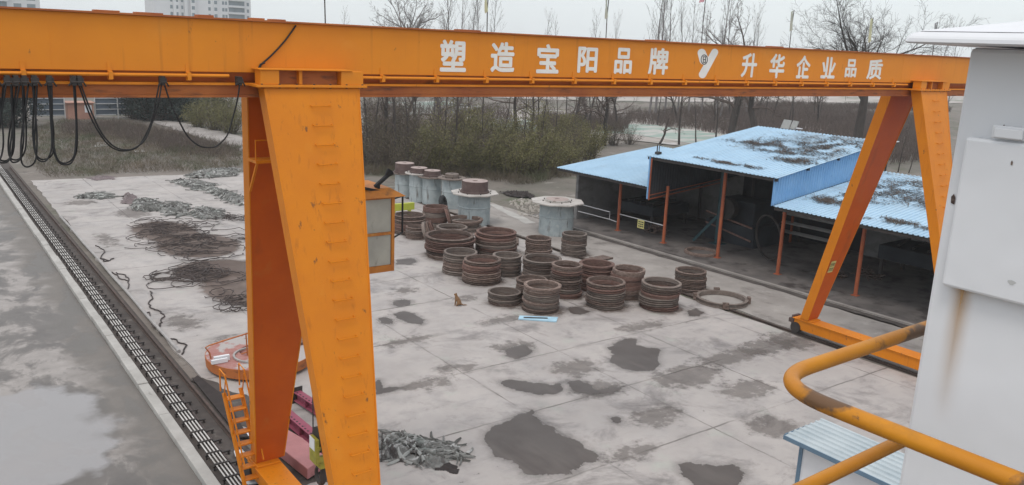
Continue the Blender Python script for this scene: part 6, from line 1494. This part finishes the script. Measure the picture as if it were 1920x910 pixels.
for x, y in scatter_poly(gp((955, 375), (1010, 372), (1045, 398), (1000, 410), (965, 400)), 120, rr):
    s = rr.uniform(.03, .13); a = rr.uniform(0, 6.28); c, q = math.cos(a), math.sin(a)
    top = [(x + (c * u - q * v) * s, y + (q * u + c * v) * s, -.02 + s * rr.uniform(.5, .9)) for u, v in ((-.7, -.6), (.8, -.5), (.6, .7), (-.8, .5))]
    bot = [(x + (c * u - q * v) * s, y + (q * u + c * v) * s, -.06) for u, v in ((-1, -.9), (1.1, -.8), (.9, 1), (-1, .8))]
    mb.hexa(bot, top)
tag(mb.build('rubble', 'rubble'), kind='stuff')

# orange machine parts behind the cab
om = thing('orange_machine', (19.8, 42.5, 0), 'worn orange machine arm showing between the cab roof and the crane leg', 'machine')
m = MB(); m.bar((19.2, 42.0, 1.2), (21.0, 43.2, 2.6), .3, .35); m.build('boom', 'orange', om, bevel=.02)
m = MB(); m.hexa([(18.8, 41.4, 0), (20.4, 41.4, 0), (20.4, 43.2, 0), (18.8, 43.2, 0)], [(19.0, 41.6, 1.5), (20.1, 41.6, 1.3), (20.1, 43.0, 1.3), (19.0, 43.0, 1.5)]); m.build('housing', 'beam_rust', om, bevel=.03)
m = MB(); m.tube([(19.6, 41.35, .35), (19.6, 43.25, .35)], .34, 16); m.build('roller', 'dark_steel', om)

# white-railed blue fence with an orange hut, far left
fy = 102.0
fc = thing('railed_fence', (16, fy, 0), 'blue-grey sheet fence with white rails far beyond the yard', 'fence')
for x0, x1 in ((11.3, 14.6), (17.6, 22.6)): MB().box(x0, x1, fy + .1, fy + .16, .3, 3.4).build('panel', 'blue_grey', fc)
for z in (.35, .95, 1.55, 2.15, 2.75, 3.3):
    for x0, x1 in ((11.3, 14.65), (17.6, 22.6)): MB().box(x0, x1, fy - .02, fy + .06, z, z + .07).build('rail', 'white_frame', fc)
for x in (11.3, 14.6, 17.6, 19.9, 22.0, 22.6): MB().box(x, x + .10, fy - .05, fy + .09, -.1, 3.5).build('post', 'white_frame', fc)
hu = thing('orange_hut', (16.1, fy, 0), 'faded orange hut set in the gap of the white-railed fence', 'hut')
MB().box(14.85, 17.4, fy - .6, fy + 1.6, -.1, 1.7).build('wall', 'salmon', hu, bevel=.03)
MB().box(16.5, 17.2, fy - .63, fy - .602, .7, 1.5).build('window', 'white', hu); MB().box(14.7, 17.55, fy - .8, fy + 1.8, 1.702, 1.78).build('roof', 'salmon', hu)

# two residential towers far away
def tower(x0, x1, y, d, floors, lab, scheme, fh=2.95):
    t_ = thing('apartment_tower', ((x0 + x1) / 2, y, 0), lab, 'apartment tower', 'pale apartment towers in the distance')
    H_ = floors * fh; MB().box(x0, x1, y, y + d, -.1, H_ + 1.2).build('wall', 'tower_wall', t_)
    m = MB(); w_ = x1 - x0
    for f0, f1, dep in scheme['bands']: MB().box(x0 + w_ * f0, x0 + w_ * f1, y - dep, y - .02, 0, H_).build('bay', scheme.get('bm', 'tower_wall'), t_)
    vis = []
    for fl in range(floors):
        for f0, f1, kind in scheme['wins']:
            vis.append((fl, f0, f1, kind))
    # windows nearest the girder line are parts of their own, the rest of the grid is one part
    vis.sort(key=lambda q: abs(q[0] * fh - scheme['focus'])); rest = MB()
    for i, (fl, f0, f1, kind) in enumerate(vis):
        z = fl * fh + .9; zz = z + (1.5 if kind != 'balcony' else 1.9)
        dep = .05 + max([dp for a, b, dp in scheme['bands'] if a <= f0 < b] or [0])
        a, b = x0 + w_ * f0, x0 + w_ * f1
        if i < 90: MB().box(a, b, y - dep, y - dep + .04, z, zz).build('window', 'tower_glass', t_)
        else: rest.box(a, b, y - dep, y - dep + .04, z, zz)
    if rest.v: tag(rest.build('window_grid', 'tower_glass', t_), kind='stuff')
    for fl in range(floors):
        if abs(fl * fh - scheme['focus']) < 16:
            for f0, f1, kind in scheme['wins']:
                if kind == 'balcony': MB().box(x0 + w_ * f0 - .3, x0 + w_ * f1 + .3, y - 1.4, y - .06, fl * fh, fl * fh + .55).build('balcony', 'tower_wall', t_)
    return t_
S1_ = dict(focus=20, bands=[(.19, .25, .9), (.30, .33, .7), (.36, .41, 1.1), (.60, .64, .5)], wins=[(.16, .185, 'w'), (.215, .235, 'w'), (.27, .29, 'w'), (.37, .40, 'w'), (.545, .57, 'w'), (.605, .635, 'w'), (.69, .715, 'w'), (.722, .745, 'w'), (.76, .93, 'balcony'), (.955, .98, 'w')])
tower(95.5, 138.5, 400, 16, 30, 'pale grey apartment tower with balconies, the nearer and wider of two above the girder', S1_)
S2_ = dict(focus=20, bands=[(.3, .45, .8)], wins=[(.05, .2, 'balcony'), (.33, .42, 'w'), (.5, .65, 'balcony'), (.72, .8, 'w'), (.86, .95, 'w')])
tower(18.0, 51.5, 400, 16, 26, 'pale apartment tower at the far left edge above the girder', S2_)

# ================================================================== HAZE: one closed box of even, pale air
m = MB(); m.box(-650, 1250, -120, 1650, -1.1, 130)
hz = m.build('haze', 'white'); hz.data.materials.clear()
hm = bpy.data.materials.new('haze_air'); hm.use_nodes = True; t = hm.node_tree; t.nodes.clear()
vo = t.nodes.new('ShaderNodeVolumePrincipled'); vo.inputs['Color'].default_value = (.95, .97, .98, 1); vo.inputs['Density'].default_value = .00042; vo.inputs['Anisotropy'].default_value = .1
mo = t.nodes.new('ShaderNodeOutputMaterial'); t.links.new(vo.outputs[0], mo.inputs['Volume'])
hz.data.materials.append(hm); tag(hz, kind='stuff')
